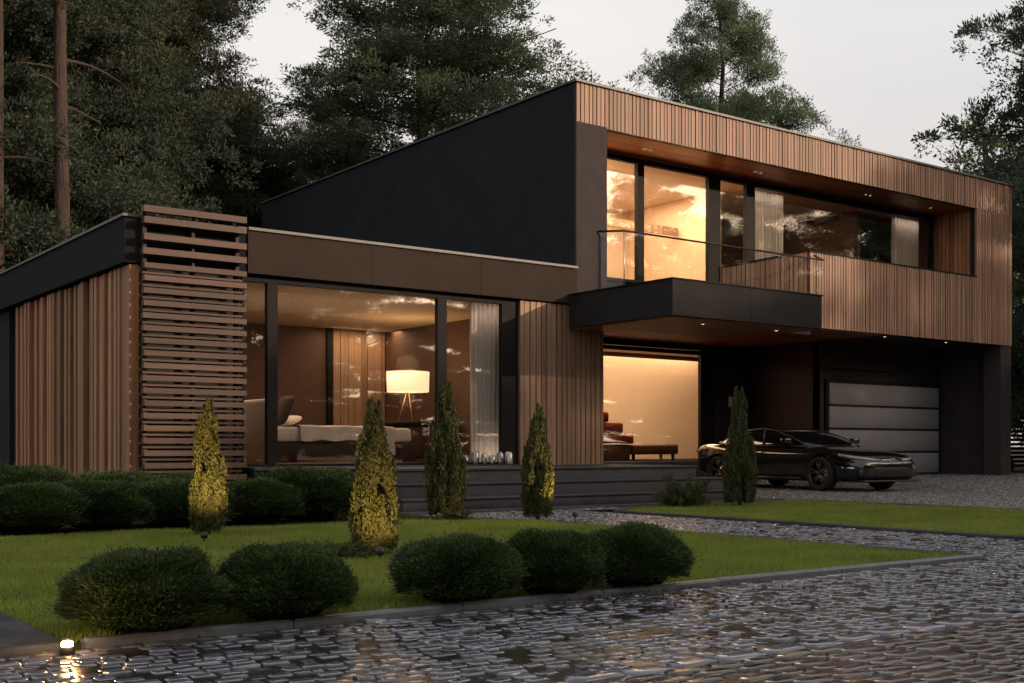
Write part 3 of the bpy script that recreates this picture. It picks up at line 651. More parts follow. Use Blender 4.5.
fr = [(135,640,'big round dark green shrub on the kerb nearest the small glowing path lamp'), (272,0,'round dark green shrub touching the nearest kerb shrub on its right'), (448,0,'wide round shrub below the golden-lit narrow conifer beside the gap in the row'),
      (545,0,'middle shrub of the three touching ones on the kerb'), (635,0,'rightmost round shrub of the kerb row beside open lawn')]
pos = [(-3.29,-9.79,.64,.34), (-2.66,-9.82,.62,.33), (-1.68,-9.79,.60,.33), (-1.11,-9.84,.56,.335), (-.53,-9.84,.55,.34)]
for i, ((x, y, dd, h), f_) in enumerate(zip(pos, fr)): shrub(x, y, dd, h, f_[2], g1, i, rz=i*1.3)
g2 = 'bushy shrubs in the bed along the side wall'
bk = [(-3.0,-3.45,.95,.44,'bush in the wall bed cut by the left edge of the picture'), (-2.15,-3.45,1.0,.44,'low bush in the wall bed with yellowish tips, below the wood fins'),
      (-1.45,-3.3,1.0,.45,'bush in the wall bed left of the golden-lit conifer'), (-.65,-3.2,1.05,.44,'bush in the wall bed behind the golden-lit conifer'), (.2,-3.2,1.0,.44,'bush just right of the golden-lit conifer below the slat screen'),
      (.85,-3.15,1.15,.54,'largest bush at the left end of the steps under the bedroom window')]
for i, (x, y, dd, h, l) in enumerate(bk): shrub(x, y, dd, h, l, g2, i+1, 'bed_shrub', i*2.1)
g3 = 'shrubs in the back row against the house wall'
for i, (x, y, dd, h, l) in enumerate([(-2.6,-1.3,1.1,.52,'back-row bush near the dark end of the side wall'), (-1.7,-1.6,1.2,.56,'back-row bush under the middle of the side wall fins'), (-.8,-1.5,1.1,.50,'back-row bush at the light corner board of the house'),
                                      (.1,-1.3,1.0,.46,'back-row bush under the left part of the slat screen'), (-2.4,.4,1.3,.6,'rearmost bush beside the side wall fins'), (-1.2,.2,1.1,.5,'rear bush close to the foot of the side wall')]):
    shrub(x, y, dd, h, l, g3, i, 'bed_shrub', i*1.7)
MB().box(-6, 2.3, -3.85, 6, -.05, .016).build('planting_bed', M['soil'], kind='structure')
# loose feathery juniper
jun = thing('juniper', (1.35, -3.6, 0), 'low feathery green shrub with arching twigs beside the left end of the steps', 'shrub', None)
rng = np.random.default_rng(60); Ps = []; Ds = []
for k in range(60):
    az = rng.uniform(0, 2*math.pi); el = rng.uniform(.35, 1.2); ln = rng.uniform(.25, .5)
    for t in np.linspace(.15, 1, 70):
        q = np.array([math.cos(az)*math.cos(el)*ln*t, math.sin(az)*math.cos(el)*ln*t, math.sin(el)*ln*t-.12*t*t])
        Ps.append(np.repeat(q[None], 3, 0)+rng.normal(0, .012, (3, 3))); Ds.append(np.repeat(np.array([math.cos(az), math.sin(az), .3])[None], 3, 0)+rng.normal(0, .8, (3, 3)))
JM = leaf_mesh('foliage', np.vstack(Ps), np.vstack(Ds), .045, .009, rng, M['thuja']); link('foliage', JM, jun)
def juniper(x, y, s, label, sz=None):
    o = thing('juniper', (x, y, 0), label, 'shrub', None, x*3, (s, s, sz or s)); link('foliage', JM, o)
juniper(-.95, -7.25, .75, 'small feathery tuft at the foot of the middle golden-lit conifer', .5)
juniper(1.0, -4.3, .6, 'tiny feathery tuft in the lawn before the largest bush', .45)
juniper(6.15, -3.55, 1.0, 'loose green shrub in front of the steps beside the right-hand conifer', 1.5)
juniper(2.1, -4.15, .6, 'small feathery tuft at the foot of the dark conifer before the steps', .5)

def thuja_mesh(seed, n):
    """upright sprays: many small flames of scales rising round the stem"""
    rng = np.random.default_rng(seed); Pl = []; Dl = []; ns = 120
    for k in range(ns):
        t0 = rng.beta(1.0, 1.35)*.86 if k > 22 else rng.uniform(0, .06); az = rng.uniform(0, 2*math.pi)
        prof = max(.02, math.sin((t0*.80+.20)*math.pi)**.8*(1.08-t0*.85)); r0 = .40*prof*rng.uniform(.35, 1.0)**.5
        ln = rng.uniform(.10, .26)*(1.1-t0*.3); m = n//ns; u = rng.random(m)**.8
        wd = rng.uniform(.05, .085)*(.3+.7*prof)*np.sin(np.clip(u*.9+.1, 0, 1)*math.pi)**.7+.012; a2 = rng.uniform(0, 2*math.pi, m); rr_ = rng.random(m)**.5
        out = r0*(1+.30*u*rng.uniform(-.6, 1.3))*(1-.2*u)
        Pl.append(np.stack([out*math.cos(az)+wd*rr_*np.cos(a2), out*math.sin(az)+wd*rr_*np.sin(a2), .02+t0+ln*u], 1))
        Dl.append(np.stack([np.full(m, math.cos(az)*.4), np.full(m, math.sin(az)*.4), np.ones(m)], 1)+rng.normal(0, .42, (m, 3)))
    P_ = np.vstack(Pl); P_[:, 2] = np.clip(P_[:, 2], .015, 1.02)
    return P_, np.vstack(Dl), rng
TH = []
for i in range(4):
    P_, D, rng = thuja_mesh(70+i, 24000)
    # leaf lengths are in a unit-high crown that is later scaled non-uniformly, so compensate horizontally
    D[:, :2] *= 2.2
    TH.append(leaf_mesh('foliage', P_, D, .038, .022, rng, M['thuja']))
trunkm = MB().tube([(0,0,-.02), (.004,0,.3), (0,.003,.85)], [.05, .035, .005], 8).build('trunk', M['bark']); TRK = trunkm.data; bpy.data.objects.remove(trunkm)
g4 = 'narrow columnar conifers in front of the house'
thl = [(-.96,-4.75,.46,1.20,'narrow conifer glowing gold before the slat screen'), (-.62,-7.1,.52,1.13,'narrow conifer lit gold from its foot, standing nearest the round kerb shrubs'), (2.12,-3.9,.62,1.48,'tall dark narrow conifer before the window with the white curtain'),
       (2.88,-4.58,.50,1.26,'narrow conifer lit gold on its right side, before the entrance steps'), (6.76,-3.98,.62,1.56,'tall dark green narrow conifer beside the parked car')]
for i, (x, y, dd, h, l) in enumerate(thl):
    o = thing('columnar_conifer', (x, y, 0), l, 'conifer', g4, i*1.1, (dd, dd, h)); link('foliage', TH[i % 4], o); link('trunk', TRK, o)
# golden uplights with small fixtures
def uplight(x, y, tgt, e, label):
    t = thing('garden_spotlight', (x, y, .012), label, 'spotlight', 'small garden spotlights at the conifers')
    MB().tube([(0,0,-.01), (0,0,.05)], .008, 6).build('stake', M['plastic'], t)
    MB().lathe([(0,.05), (.028,.052), (.03,.10), (.024,.10), (.022,.085), (0,.085)], (0,0,0), 14).build('housing', M['plastic'], t)
    MB().lathe([(0,.088), (.021,.088)], (0,0,0), 12).build('lens', M['lampglow'], t)
    lamp('SPOT', (x, y, .13), e*7, (1, .58, .20), rad=.03, spot=75, rot=aim((x, y, .13), tgt), blend=.8)
uplight(-1.32, -5.55, (-.98,-4.8,.85), 24, 'small dark spotlight before the leftmost golden-lit conifer')
uplight(-.92, -7.7, (-.62,-7.1,.5), 8, 'small dark spotlight before the middle golden-lit conifer')
uplight(3.02, -5.05, (2.93,-4.6,.7), 9, 'small dark spotlight before the golden-lit conifer at the steps')
uplight(1.95, -4.4, (2.15,-3.9,.3), .25, 'small dark spotlight before the tall conifer by the curtained window')
# path lamp at the lower left
pl = thing('path_lamp', (-3.70, -10.10, .0), 'small low glowing lamp set in the wet cobbles at the lawn corner', 'lamp')
MB().lathe([(0,0), (.028,0), (.028,.035), (.024,.037), (0,.037)], (0,0,0), 20).build('housing', M['plastic'], pl)
MB().lathe([(0,.038), (.022,.038), (.022,.052), (.016,.058), (0,.060)], (0,0,0), 20).build('bulb', M['pathglow'], pl)
MB().lathe([(0,.061), (.024,.061), (.026,.066), (0,.068)], (0,0,0), 20).build('cap', M['plastic'], pl)
lamp('POINT', (-3.70, -10.15, .12), 2.6, (1,.5,.18), rad=.02)

# ------------------------------------------------------------------ trees
def tree_meshes(seed, Ht, Rad, leafmat_, h0=.25, nl=46, clumps=6, lpc=330, pad=.75, trunk_r=.22, leafL=.17, droop=.12, bare=0, wander=.01, top=.2):
    rng = np.random.default_rng(seed); tr = MB(); 
    pts = [(rng.normal(0, wander)*Ht*t, rng.normal(0, wander)*Ht*t, Ht*t) for t in np.linspace(0, 1, 8)]; pts[0] = (0, 0, -.3)
    tr.tube(pts, [trunk_r*(1-.9*t)**.9+.02 for t in np.linspace(0, 1, 8)], 10)
    Ps = []; Ds = []
    def tp(t):
        u = t*7; i = min(6, int(u)); a_ = np.array(pts[i]); b_ = np.array(pts[i+1]); return a_+(b_-a_)*(u-i)
    for k in range(nl):
        t = h0+(1-h0)*((k+rng.uniform(0, 1))/nl)**.95; s = (t-h0)/(1-h0)
        ln = Rad*((1-s)**.7*.9+top*(1-s*.6))*rng.uniform(.55, 1.15)
        if s < .15: ln *= .75
        az = k*2.4+rng.normal(0, .4); rise = rng.uniform(-.05, .35)+.35*s
        o = tp(min(t, .985)); d = np.array([math.cos(az), math.sin(az), 0]); P5 = []
        for u in np.linspace(0, 1, 6): P5.append(o+d*ln*u+np.array([0, 0, ln*(rise*u-droop*u*u)])+rng.normal(0, .04, 3)*u)
        tr.tube([tuple(q) for q in P5], [max(.012, .05*Ht/18*(1-.8*u)*(1.2-s)) for u in np.linspace(0, 1, 6)], 5, caps=False)
        nc = max(2, int(clumps*ln/Rad*1.4+1))
        for c in range(nc):
            u = rng.uniform(.35, 1.0); q = o+d*ln*u+np.array([0, 0, ln*(rise*u-droop*u*u)])
            side = np.array([-d[1], d[0], 0])*rng.normal(0, .22*ln*u); q = q+side+np.array([0, 0, rng.uniform(-.05, .2)])
            tr.tube([tuple(o+d*ln*u*.7+np.array([0,0,ln*(rise*u*.7-droop*u*u*.5)])), tuple(q)], [.02, .008], 4, caps=False)
            rad = pad*rng.uniform(.6, 1.25)*(1-.35*s); n = int(lpc*rng.uniform(.7, 1.3)*(rad/pad)**1.6)
            # little sprays inside the pad
            ns = max(6, n//30); dd = rng.normal(size=(ns, 3)); dd /= np.linalg.norm(dd, axis=1, keepdims=True)
            sp = q+dd*rng.uniform(.25, 1, (ns, 1))**.5*rad*np.array([1.0, 1.0, .38])
            idx = rng.integers(0, ns, n); off = rng.normal(0, .068, (n, 3))*np.array([1.15, 1.15, .75])
            Ps.append(sp[idx]+off); Ds.append(off*6+dd[idx]*.5+np.array([0, 0, .35])+rng.normal(0, .35, (n, 3)))
    for k in range(bare):
        t = rng.uniform(.22, h0); o = tp(t); az = rng.uniform(0, 6.28); d = np.array([math.cos(az), math.sin(az), 0]); ln = rng.uniform(.8, 2.8)
        tr.tube([tuple(o+d*ln*u+np.array([0, 0, ln*(.25*u-.35*u*u)])+rng.normal(0, .03, 3)*u) for u in np.linspace(0, 1, 6)], [.05, .04, .032, .024, .016, .008], 5, caps=False)
    P_ = np.vstack(Ps); D = np.vstack(Ds)
    cm = leaf_mesh('crown', P_, D, leafL, leafL*.36, rng, leafmat_)
    to = tr.build('trunk', M['bark']); tm = to.data; bpy.data.objects.remove(to)
    return tm, cm
TA = tree_meshes(101, 17, 5.4, M['leaf'], h0=.22, nl=76, clumps=10, lpc=1050, pad=1.05, leafL=.095, top=.3)
TB = tree_meshes(102, 17, 5.0, M['leafwarm'], h0=.16, nl=76, clumps=10, lpc=1050, pad=1.05, leafL=.095, top=.3)
TC = tree_meshes(103, 15, 5.6, M['leafdark'], h0=.05, nl=84, clumps=11, lpc=760, pad=1.2, leafL=.12, top=.35)
TD = tree_meshes(104, 13, 4.6, M['leaf'], h0=.36, nl=52, clumps=9, lpc=950, leafL=.09, pad=.95, top=.3)
def tree(tm, x, y, s, label, group, rz=0, sz=None, name='pine_tree'):
    o = thing(name, (x, y, 0), label, 'tree', group, rz, (s, s, sz or s)); link('trunk', tm[0], o); link('crown', tm[1], o); return o
gb = 'tall trees behind the house'
FW = Vector((.596, .803)); RG = Vector((.803, -.596)); CC = Vector((-5.02, -14.75))
def at(px, Z): p_ = CC+RG*((px-512)/1175*Z)+FW*Z; return p_.x, p_.y
for (tm, px, Z, s, sz, rz, l) in [
    (TB, 150, 40, 1.15, 1.3, .3, 'tall tree whose golden-tipped crown meets the sky left of the middle'),
    (TC, 20, 34, 1.1, 1.3, 1.2, 'dark tree at the upper left edge behind the bare trunk'),
    (TC, 110, 44, 1.2, 1.25, 2.2, 'dark tree in the thicket above the slat screen'),
    (TC, 215, 50, 1.0, .95, 3.1, 'dark tree filling the thicket left of the sloping roof line'),
    (TC, -60, 30, 1.1, 1.2, 4.2, 'dark tree leaning in from beyond the left edge'),
    (TC, 60, 56, 1.3, 1.5, 5.2, 'rear dark tree seen between the two bare trunks'),
    (TA, 425, 40, 1.45, 1.2, .9, 'broad layered pine rising behind the dark sloping wall'),
    (TC, 300, 46, 1.0, .72, .2, 'dark low tree between the left thicket and the broad pine'),
    (TB, 330, 52, .85, .95, 1.9, 'slender tree with sky gaps just left of the broad pine'),
    (TD, 722, 46, 1.02, 1.40, 2.6, 'lone pine standing clear against the sky above the balcony'),
    (TC, 372, 50, .9, .78, 4.4, 'dark low tree filling the gap under the broad pine on its left'),
    (TC, 500, 48, .8, .72, 1.4, 'dark low tree half hidden behind the broad pine on its right'),
    (TC, 255, 40, .8, .72, 2.7, 'dark low tree just above the right end of the slat screen'),
    (TC, 1165, 36, 1.2, 1.45, .4, 'tall dark tree cut by the right edge of the picture'),
    (TC, 1140, 50, 1.1, .85, 3.6, 'dark tree behind the right end of the house'),
    (TC, 1180, 30, 1.0, 1.2, 2.0, 'dark tree beyond the right edge beside the slat fence'),
    ]:
    x, y = at(px, Z); tree(tm, x, y, s, l, gb, rz, sz)
x, y = at(986, 46); tree(tree_meshes(109, 7.5, 2.4, M['leafbright'], h0=.2, nl=26, clumps=5, lpc=200, pad=.6, leafL=.14), x, y, 1.75, 'pale green small tree peeking over the right end of the roof', None, 0, name='leafy_tree')
# two bare-trunked pines at the left
TT = tree_meshes(120, 22, 3.6, M['leafdark'], h0=.62, nl=26, clumps=6, lpc=300, trunk_r=.2, wander=.002, bare=8)
stub = MB()
x, y = at(61, 27); tree(TT, x, y, 1, 'tall pine with a bare reddish trunk rising behind the side wall', None, .5)
x, y = at(-2, 26); tree(TT, x, y, .8, 'tall pine with a bare thin trunk at the left edge', None, 2.5)
# trees behind the viewer: they shade the garden and are mirrored in the windows
gm = 'trees across the road mirrored in the windows'
for i, (tm, az_, dist, s_, sz, l) in enumerate([
    (TD, 113, 50, 1.2, 1.18, 'tree across the road mirrored beside the far right curtain'), (TA, 121, 48, 1.0, 1.0, 'tree across the road mirrored in the right half of the long upper window'),
    (TD, 128, 52, 1.25, 1.36, 'tree across the road mirrored in the middle of the long upper window'), (TB, 135, 49, 1.05, 1.12, 'tree across the road mirrored beside the upper white curtain'),
    (TD, 142, 50, 1.3, 1.28, 'tree across the road mirrored in the wide balcony door'), (TA, 149, 47, 1.0, .89, 'tree across the road mirrored in the leftmost upper pane'),
    (TD, 156, 52, 1.2, 1.3, 'tree across the road mirrored in the middle bedroom pane'), (TC, 164, 48, 1.1, .95, 'tree across the road mirrored in the left bedroom pane'),
    (TC, 173, 50, 1.2, 1.0, 'tree across the road mirrored beside the slat screen'), (TA, 183, 46, 1.1, .9, 'tree across the road straight opposite the side wall'),
    (TD, 117, 64, 1.4, 1.4, 'rear tree across the road mirrored at the right end of the upper windows'), (TB, 132, 66, 1.3, 1.02, 'rear tree across the road mirrored above the parapet'),
    (TB, 146, 65, 1.3, 1.12, 'rear tree across the road mirrored in the entrance glass'), (TC, 161, 64, 1.4, 1.2, 'rear tree across the road mirrored above the bed')]):
    tree(tm, 9+dist*math.sin(R(az_)), dist*math.cos(R(az_)), s_, l, gm, i*.9, sz)
for i in range(9):
    az_ = 114+8*i
    tree(TC, 9+43*math.sin(R(az_)), 43*math.cos(R(az_)), .85, 'low dark bushy tree of the thicket across the road', 'low thicket trees across the road', i*1.7, .42)
# fence and hedge at the right end
fx, fy = 23.5, 5.5
fn = thing('slat_fence', (fx, fy, 0), 'dark horizontal slat fence beyond the right end of the house', 'fence'); mb = MB()
for k in range(19): mb.box(0-2.5, 12, -.02, .02, .2+k*.135, .29+k*.135)
mb.build('slat_panel', M['slab'], fn)
for xx in (-2.4, 1.0, 4.5, 8): MB().box(xx, xx+.1, .022, .12, 0, 2.8).build('post', M['frame'], fn)
for i, xx in enumerate((22.2, 23.4, 24.6)):
    shrub(xx, 3.9-i*.3, 1.2, .62, ['hedge shrub nearest the house corner before the slat fence', 'middle hedge shrub before the slat fence', 'right-hand hedge shrub before the slat fence'][i], 'hedge shrubs before the fence', i, 'hedge_shrub', i)

# ------------------------------------------------------------------ car
def loft(st, prof, mirror=True):
    """st: list of station tuples; prof(station)-> half section [(y,z)] bottom centre to top centre"""
    bm = bmesh.new(); rows = []
    for s_ in st:
        h = prof(s_); full = h + [(-y, z) for (y, z) in reversed(h[1:-1])]
        rows.append([bm.verts.new((s_[0], y, z)) for (y, z) in full])
    n = len(rows[0])
    for a_, b_ in zip(rows[:-1], rows[1:]):
        for k in range(n): bm.faces.new([a_[k], a_[(k+1) % n], b_[(k+1) % n], b_[k]])
    bm.faces.new(rows[0]); bm.faces.new(rows[-1][::-1]); bmesh.ops.recalc_face_normals(bm, faces=bm.faces)
    return bm
def to_obj(bm, name, mat, parent, sub=2, cutters=None):
    me = bpy.data.meshes.new(name); bm.to_mesh(me); bm.free()
    tmp = bpy.data.objects.new(name, me); COL.objects.link(tmp)
    if sub: md = tmp.modifiers.new('s', 'SUBSURF'); md.levels = sub; md.render_levels = sub
    cs_ = []
    for c in cutters or []:
        co = c.build('cut', mat); cs_.append(co); md = tmp.modifiers.new('b', 'BOOLEAN'); md.object = co; md.operation = 'DIFFERENCE'; md.solver = 'EXACT'
    bpy.context.view_layer.update(); dg = bpy.context.evaluated_depsgraph_get()
    m2 = bpy.data.meshes.new_from_object(tmp.evaluated_get(dg)); bpy.data.objects.remove(tmp)
    for c in cs_: bpy.data.objects.remove(c)
    m2.name = name; m2.materials.clear(); m2.materials.append(mat); m2.polygons.foreach_set('use_smooth', [True]*len(m2.polygons)); m2.polygons.foreach_set('material_index', [0]*len(m2.polygons))
    o = link(name, m2, parent)
    return o
car = thing('sports_car', (0, 0, 0), 'low black sports coupe parked on the gravel before the garage', 'car')
BS = [(2.40,.60,.52,.54,.30), (2.34,.78,.60,.63,.22), (2.12,.89,.68,.73,.18), (1.80,.93,.76,.79,.17), (1.42,.955,.82,.84,.17), (1.0,.94,.83,.89,.17), (.4,.92,.83,.92,.17), (-.4,.915,.85,.92,.17),
      (-1.0,.94,.88,.93,.17), (-1.45,.965,.92,.95,.17), (-1.9,.94,.93,.97,.2), (-2.22,.85,.90,.95,.28), (-2.36,.74,.80,.86,.38)]
def bprof(s_):
    x, w_, zs_, zc, zb = s_
    return [(0, zb), (w_*.80, zb), (w_*.965, zb+.05), (w_*.975, zb+(zs_-zb)*.38), (w_, zb+(zs_-zb)*.66), (w_*.975, zs_-.05), (w_*.86, zs_+.005), (w_*.6, (zs_+zc)/2+.012), (0, zc)]
cut = []
for x in (1.43, -1.45):
    for sgn in (1, -1):
        cut.append(MB().lathe([(0, sgn*.66), (.375, sgn*.66), (.375, sgn*1.2), (0, sgn*1.2)], (x, 0, .335), 36, axis='y'))
body = to_obj(loft(BS, bprof), 'body', M['paint'], car, 2, cut)
GS = [(1.02,.66,.66,.85,.87), (.55,.72,.66,.86,1.06), (.05,.75,.62,.87,1.215), (-.45,.76,.60,.88,1.255), (-.95,.75,.58,.89,1.215), (-1.5,.70,.54,.92,1.08), (-2.05,.62,.5,.93,.965)]
def gprof(s_):
    x, wb, wt, z0, z1 = s_; return [(0, z0-.03), (wb, z0-.03), (wb, z0), (wb*.55+wt*.45, z0+(z1-z0)*.55), (wt, z1-.035*(z1-z0)/.4-.01), (wt*.8, z1), (0, z1+.012)]
to_obj(loft(GS, gprof), 'window_glass', M['carglass'], car, 2)
RS = [(.16,.60,.58,1.18,1.197), (-.05,.61,.59,1.20,1.237), (-.45,.60,.585,1.22,1.268), (-.95,.58,.56,1.18,1.228), (-1.28,.56,.54,1.10,1.152), (-1.42,.55,.52,1.07,1.105)]
def rprof(s_):
    x, wb, wt, z0, z1 = s_; return [(0, z0), (wb, z1-.055), (wb, z1-.03), (wt*.8, z1), (0, z1+.012)]
to_obj(loft(RS, rprof), 'roof', M['paint'], car, 2)
for sg in (1, -1):
    tr_ = [(.95, sg*.735, .875), (.52, sg*.725, 1.045), (.05, sg*.655, 1.19), (-.45, sg*.64, 1.235), (-.95, sg*.62, 1.19), (-1.45, sg*.63, 1.05), (-1.62, sg*.69, .95)]
    MB().tube(tr_, .014, 6).build('window_trim', M['rim'], car)
    MB().tube([(.95, sg*.78, .865), (0, sg*.785, .875), (-1.0, sg*.79, .895), (-1.62, sg*.70, .945)], .010, 6).build('window_trim', M['rim'], car)
    MB().tube([(-.25, sg*.76, .90), (-.33, sg*.63, 1.235)], .022, 6).build('door_pillar', M['plastic'], car)
    mr = MB().bbox(.52, .68, min(sg*.88, sg*1.06), max(sg*.88, sg*1.06), .92, 1.03, .03, 3).build('wing_mirror', M['paint'], car)
    MB().tube([(.62, sg*.80, .90), (.60, sg*.92, .94)], .018, 6).build('mirror_arm', M['plastic'], mr)
    # headlight: slim swept lens wrapping the nose corner
    hl = MB(); pts = [(2.37, .28, .60), (2.345, .50, .615), (2.28, .68, .635), (2.12, .845, .665), (1.92, .915, .70)]
    vs = []
    for (x, y, z) in pts: vs += [(x+.014, sg*(y+.014), z-.022), (x+.002, sg*(y+.010), z+.026)]
    hl.add(vs, [(2*i, 2*i+2, 2*i+3, 2*i+1) for i in range(4)], True); o = hl.build('headlight', M['lens'], car)
    sd = o.modifiers.new('t', 'SOLIDIFY'); sd.thickness = .02
    # lower corner intake
    it = MB().bbox(2.20, 2.34, min(sg*.50, sg*.80), max(sg*.50, sg*.80), .29, .42, .02).build('corner_intake', M['plastic'], car)
    MB().tube([(2.355, sg*.50, .435), (2.30, sg*.70, .44), (2.17, sg*.86, .45), (2.02, sg*.93, .46)], .022, 6).build('bumper_trim', M['chrome'], car)
    MB().tube([(1.0, sg*.935, .235), (-1.0, sg*.935, .235)], .03, 8).build('sill_trim', M['plastic'], car)
    MB().tube([(-.05, sg*.935, .74), (-.22, sg*.935, .745)], .012, 6).build('door_handle', M['chrome'], car)
    MB().bbox(-2.40, -2.30, min(sg*.35, sg*.72), max(sg*.35, sg*.72), .74, .80, .015).build('tail_light', M['red'], car)
MB().tube([(2.40, -.28, .605), (2.425, 0, .603), (2.40, .28, .605)], .013, 8).build('nose_reflection_bar', M['chrome'], car)  # bright bar put in as the glossy reflection line across the nose
MB().lathe([(0,-.008), (.035,-.008), (.035,.008), (0,.008)], (0,0,0), 16).build('badge', M['chrome'], car).location = (2.43, 0, .625)
gr = MB().bbox(2.30, 2.405, -.46, .46, .27, .47, .03).build('grille', M['plastic'], car)
gb_ = MB()
for k in range(5): gb_.tube([(2.412, -.42, .30+k*.035), (2.42, 0, .30+k*.035), (2.412, .42, .30+k*.035)], .006, 5)
gb_.build('grille_bars', M['plastic'], gr)
MB().bbox(2.20, 2.44, -.78, .78, .185, .225, .015).build('front_splitter', M['plastic'], car)
for x in (1.43, -1.45):
    for sg in (1, -1):
        y0 = sg*.83
        w_ = link('wheel', None, car); w_.location = (x, y0, .335); w_.empty_display_size = .1
        if sg < 0: w_.rotation_euler = (0, 0, math.pi)
        MB().lathe([(.245,-.11), (.30,-.125), (.325,-.10), (.335,-.06), (.336,0), (.335,.06), (.325,.10), (.30,.125), (.245,.11)], (0,0,0), 40, axis='y', closed=True).build('tyre', M['rubber'], w_)
        rm = MB().lathe([(.25,-.10), (.25,.10), (.235,.115), (.225,.10), (.225,-.10)], (0,0,0), 40, axis='y', closed=True)
        rm.lathe([(0,.085), (.05,.085), (.055,.06), (0,.06)], (0,0,0), 20, axis='y')
        for k in range(5):
            t = 2*math.pi*k/5+.3
            for dt in (-.12, .12):
                a1 = t+dt*.3; a2 = t+dt*1.6
                c1 = Vector((.03*math.cos(a1), .075, .03*math.sin(a1))); c2 = Vector((.235*math.cos(a2), .098, .235*math.sin(a2)))
                rm.tube([c1, c2], [.018, .014], 6)
        rm.build('rim', M['rim'], w_)
        MB().lathe([(0,.02), (.17,.02), (.17,-.01), (0,-.01)], (0,0,0), 28, axis='y').build('brake_disc', M['steel'], w_)
        MB().lathe([(0,-.08), (.24,-.08), (.24,-.07), (0,-.07)], (0,0,0), 28, axis='y').build('wheel_well', M['plastic'], w_)
car.location = (13.12, .30, .018); car.rotation_euler = (0, 0, R(-95)); car.scale = (.94, .94, .94)

# ------------------------------------------------------------------ sky, sun, camera
W = bpy.data.worlds.new('World'); S.world = W; W.use_nodes = True; nt = W.node_tree; L = nt.links.new
bg = nt.nodes['Background']; sky = N(nt, 'ShaderNodeTexSky', sky_type='NISHITA'); sky.sun_disc = False
SE, SAZ = 14.7, 143     # sun elevation; azimuth measured clockwise from +Y
sky.sun_elevation = R(SE); sky.sun_rotation = R(SAZ); sky.air_density = 1.2; sky.dust_density = 2.5
bg.inputs['Strength'].default_value = .1
tc = N(nt, 'ShaderNodeTexCoord'); mp = N(nt, 'ShaderNodeMapping'); mp.inputs['Scale'].default_value = (1, 1, 3.2); L(tc.outputs['Generated'], mp.inputs[0])
nz = N(nt, 'ShaderNodeTexNoise', Scale=1.6, Detail=6, Roughness=.5); L(mp.outputs[0], nz.inputs['Vector'])
cl = ramp(nt, [(.3, (8.2, 8.2, 8.35)), (.66, (10.4, 10.05, 9.6))]); L(nz.outputs['Fac'], cl.inputs['Fac'])
# cloud deck: pale towards the horizon, heavier overhead
sx = N(nt, 'ShaderNodeSeparateXYZ'); L(tc.outputs['Generated'], sx.inputs[0])
el = ramp(nt, [(.0, (1, .91, .82)), (.14, (1, .94, .885)), (.36, (.95, .95, .965)), (.62, (.98, .98, 1.0)), (1, (.88, .88, .9))]); L(sx.outputs['Z'], el.inputs['Fac'])
m1 = N(nt, 'ShaderNodeMix', data_type='RGBA', blend_type='MULTIPLY'); m1.inputs[0].default_value = 1; L(cl.outputs[0], m1.inputs[6]); L(el.outputs[0], m1.inputs[7])
# the deck is thicker and darker towards the south than towards the clearing north-east
d2 = N(nt, 'ShaderNodeVectorMath', operation='DOT_PRODUCT'); d2.inputs[1].default_value = (.6, .8, 0); L(tc.outputs['Generated'], d2.inputs[0])
er = ramp(nt, [(.0, (.72, .72, .73)), (.5, (.82, .82, .84)), (.82, (1, 1, 1))]); h2 = N(nt, 'ShaderNodeMath', operation='MULTIPLY_ADD'); h2.inputs[1].default_value = .5; h2.inputs[2].default_value = .5
L(d2.outputs['Value'], h2.inputs[0]); L(h2.outputs[0], er.inputs['Fac'])
m2 = N(nt, 'ShaderNodeMix', data_type='RGBA', blend_type='MULTIPLY'); m2.inputs[0].default_value = 1; L(m1.outputs[2], m2.inputs[6]); L(er.outputs[0], m2.inputs[7])
mx = N(nt, 'ShaderNodeMix', data_type='RGBA'); mx.inputs[0].default_value = .9; L(sky.outputs[0], mx.inputs[6]); L(m2.outputs[2], mx.inputs[7])
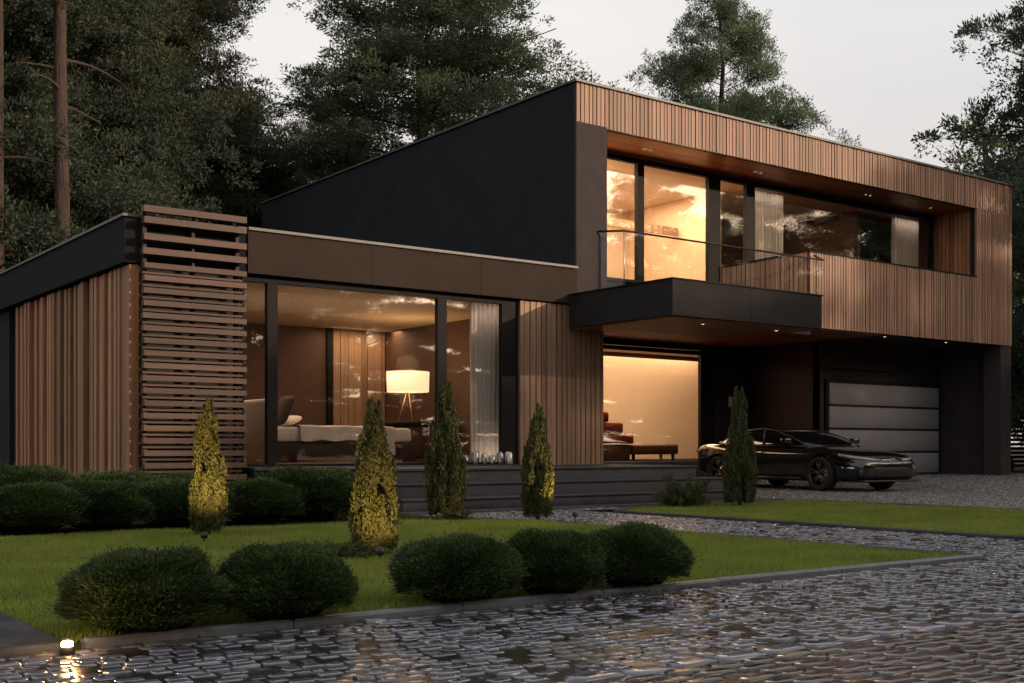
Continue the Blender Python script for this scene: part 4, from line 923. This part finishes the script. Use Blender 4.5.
# hazy glow of the low sun in the cloud around it
az = R(SAZ); sd = Vector((math.sin(az)*math.cos(R(SE)), math.cos(az)*math.cos(R(SE)), math.sin(R(SE))))
nv = N(nt, 'ShaderNodeVectorMath', operation='NORMALIZE'); L(tc.outputs['Generated'], nv.inputs[0])
dp = N(nt, 'ShaderNodeVectorMath', operation='DOT_PRODUCT'); dp.inputs[1].default_value = sd; L(nv.outputs[0], dp.inputs[0])
cp = N(nt, 'ShaderNodeMath', operation='MAXIMUM'); cp.inputs[1].default_value = 0; L(dp.outputs['Value'], cp.inputs[0])
pw = N(nt, 'ShaderNodeMath', operation='POWER'); pw.inputs[1].default_value = 38; L(cp.outputs[0], pw.inputs[0])
gc = N(nt, 'ShaderNodeMix', data_type='RGBA', blend_type='ADD'); gc.inputs[0].default_value = 1
gl = N(nt, 'ShaderNodeVectorMath', operation='SCALE'); gl.inputs[0].default_value = (80, 56, 36); L(pw.outputs[0], gl.inputs['Scale'])
L(mx.outputs[2], gc.inputs[6]); L(gl.outputs[0], gc.inputs[7]); L(gc.outputs[2], bg.inputs['Color'])
sl = bpy.data.lights.new('sun', 'SUN'); sl.energy = 3.2; sl.angle = R(.6); sl.color = (1, .76, .56)
so = bpy.data.objects.new('sun', sl); COL.objects.link(so)
az = R(SAZ); sd = Vector((math.sin(az)*math.cos(R(SE)), math.cos(az)*math.cos(R(SE)), math.sin(R(SE)))); so.rotation_euler = (-sd).to_track_quat('-Z', 'Y').to_euler()
cam = bpy.data.cameras.new('camera'); co = bpy.data.objects.new('camera', cam); COL.objects.link(co); S.camera = co
cam.sensor_width = 36; cam.lens = 1175/1024*36; cam.shift_y = (448-341.5)/1024; cam.clip_end = 2000
co.location = (-5.02, -14.75, .8); co.rotation_euler = (R(90), 0, -math.atan2(.596, .803))
S.view_settings.view_transform = 'Standard'; S.view_settings.look = 'None'; S.view_settings.exposure = 0; S.view_settings.gamma = 1
S.cycles.use_denoising = True; S.cycles.max_bounces = 8; S.cycles.transparent_max_bounces = 12; S.cycles.sample_clamp_indirect = 6
S.cycles.caustics_reflective = False; S.cycles.caustics_refractive = False
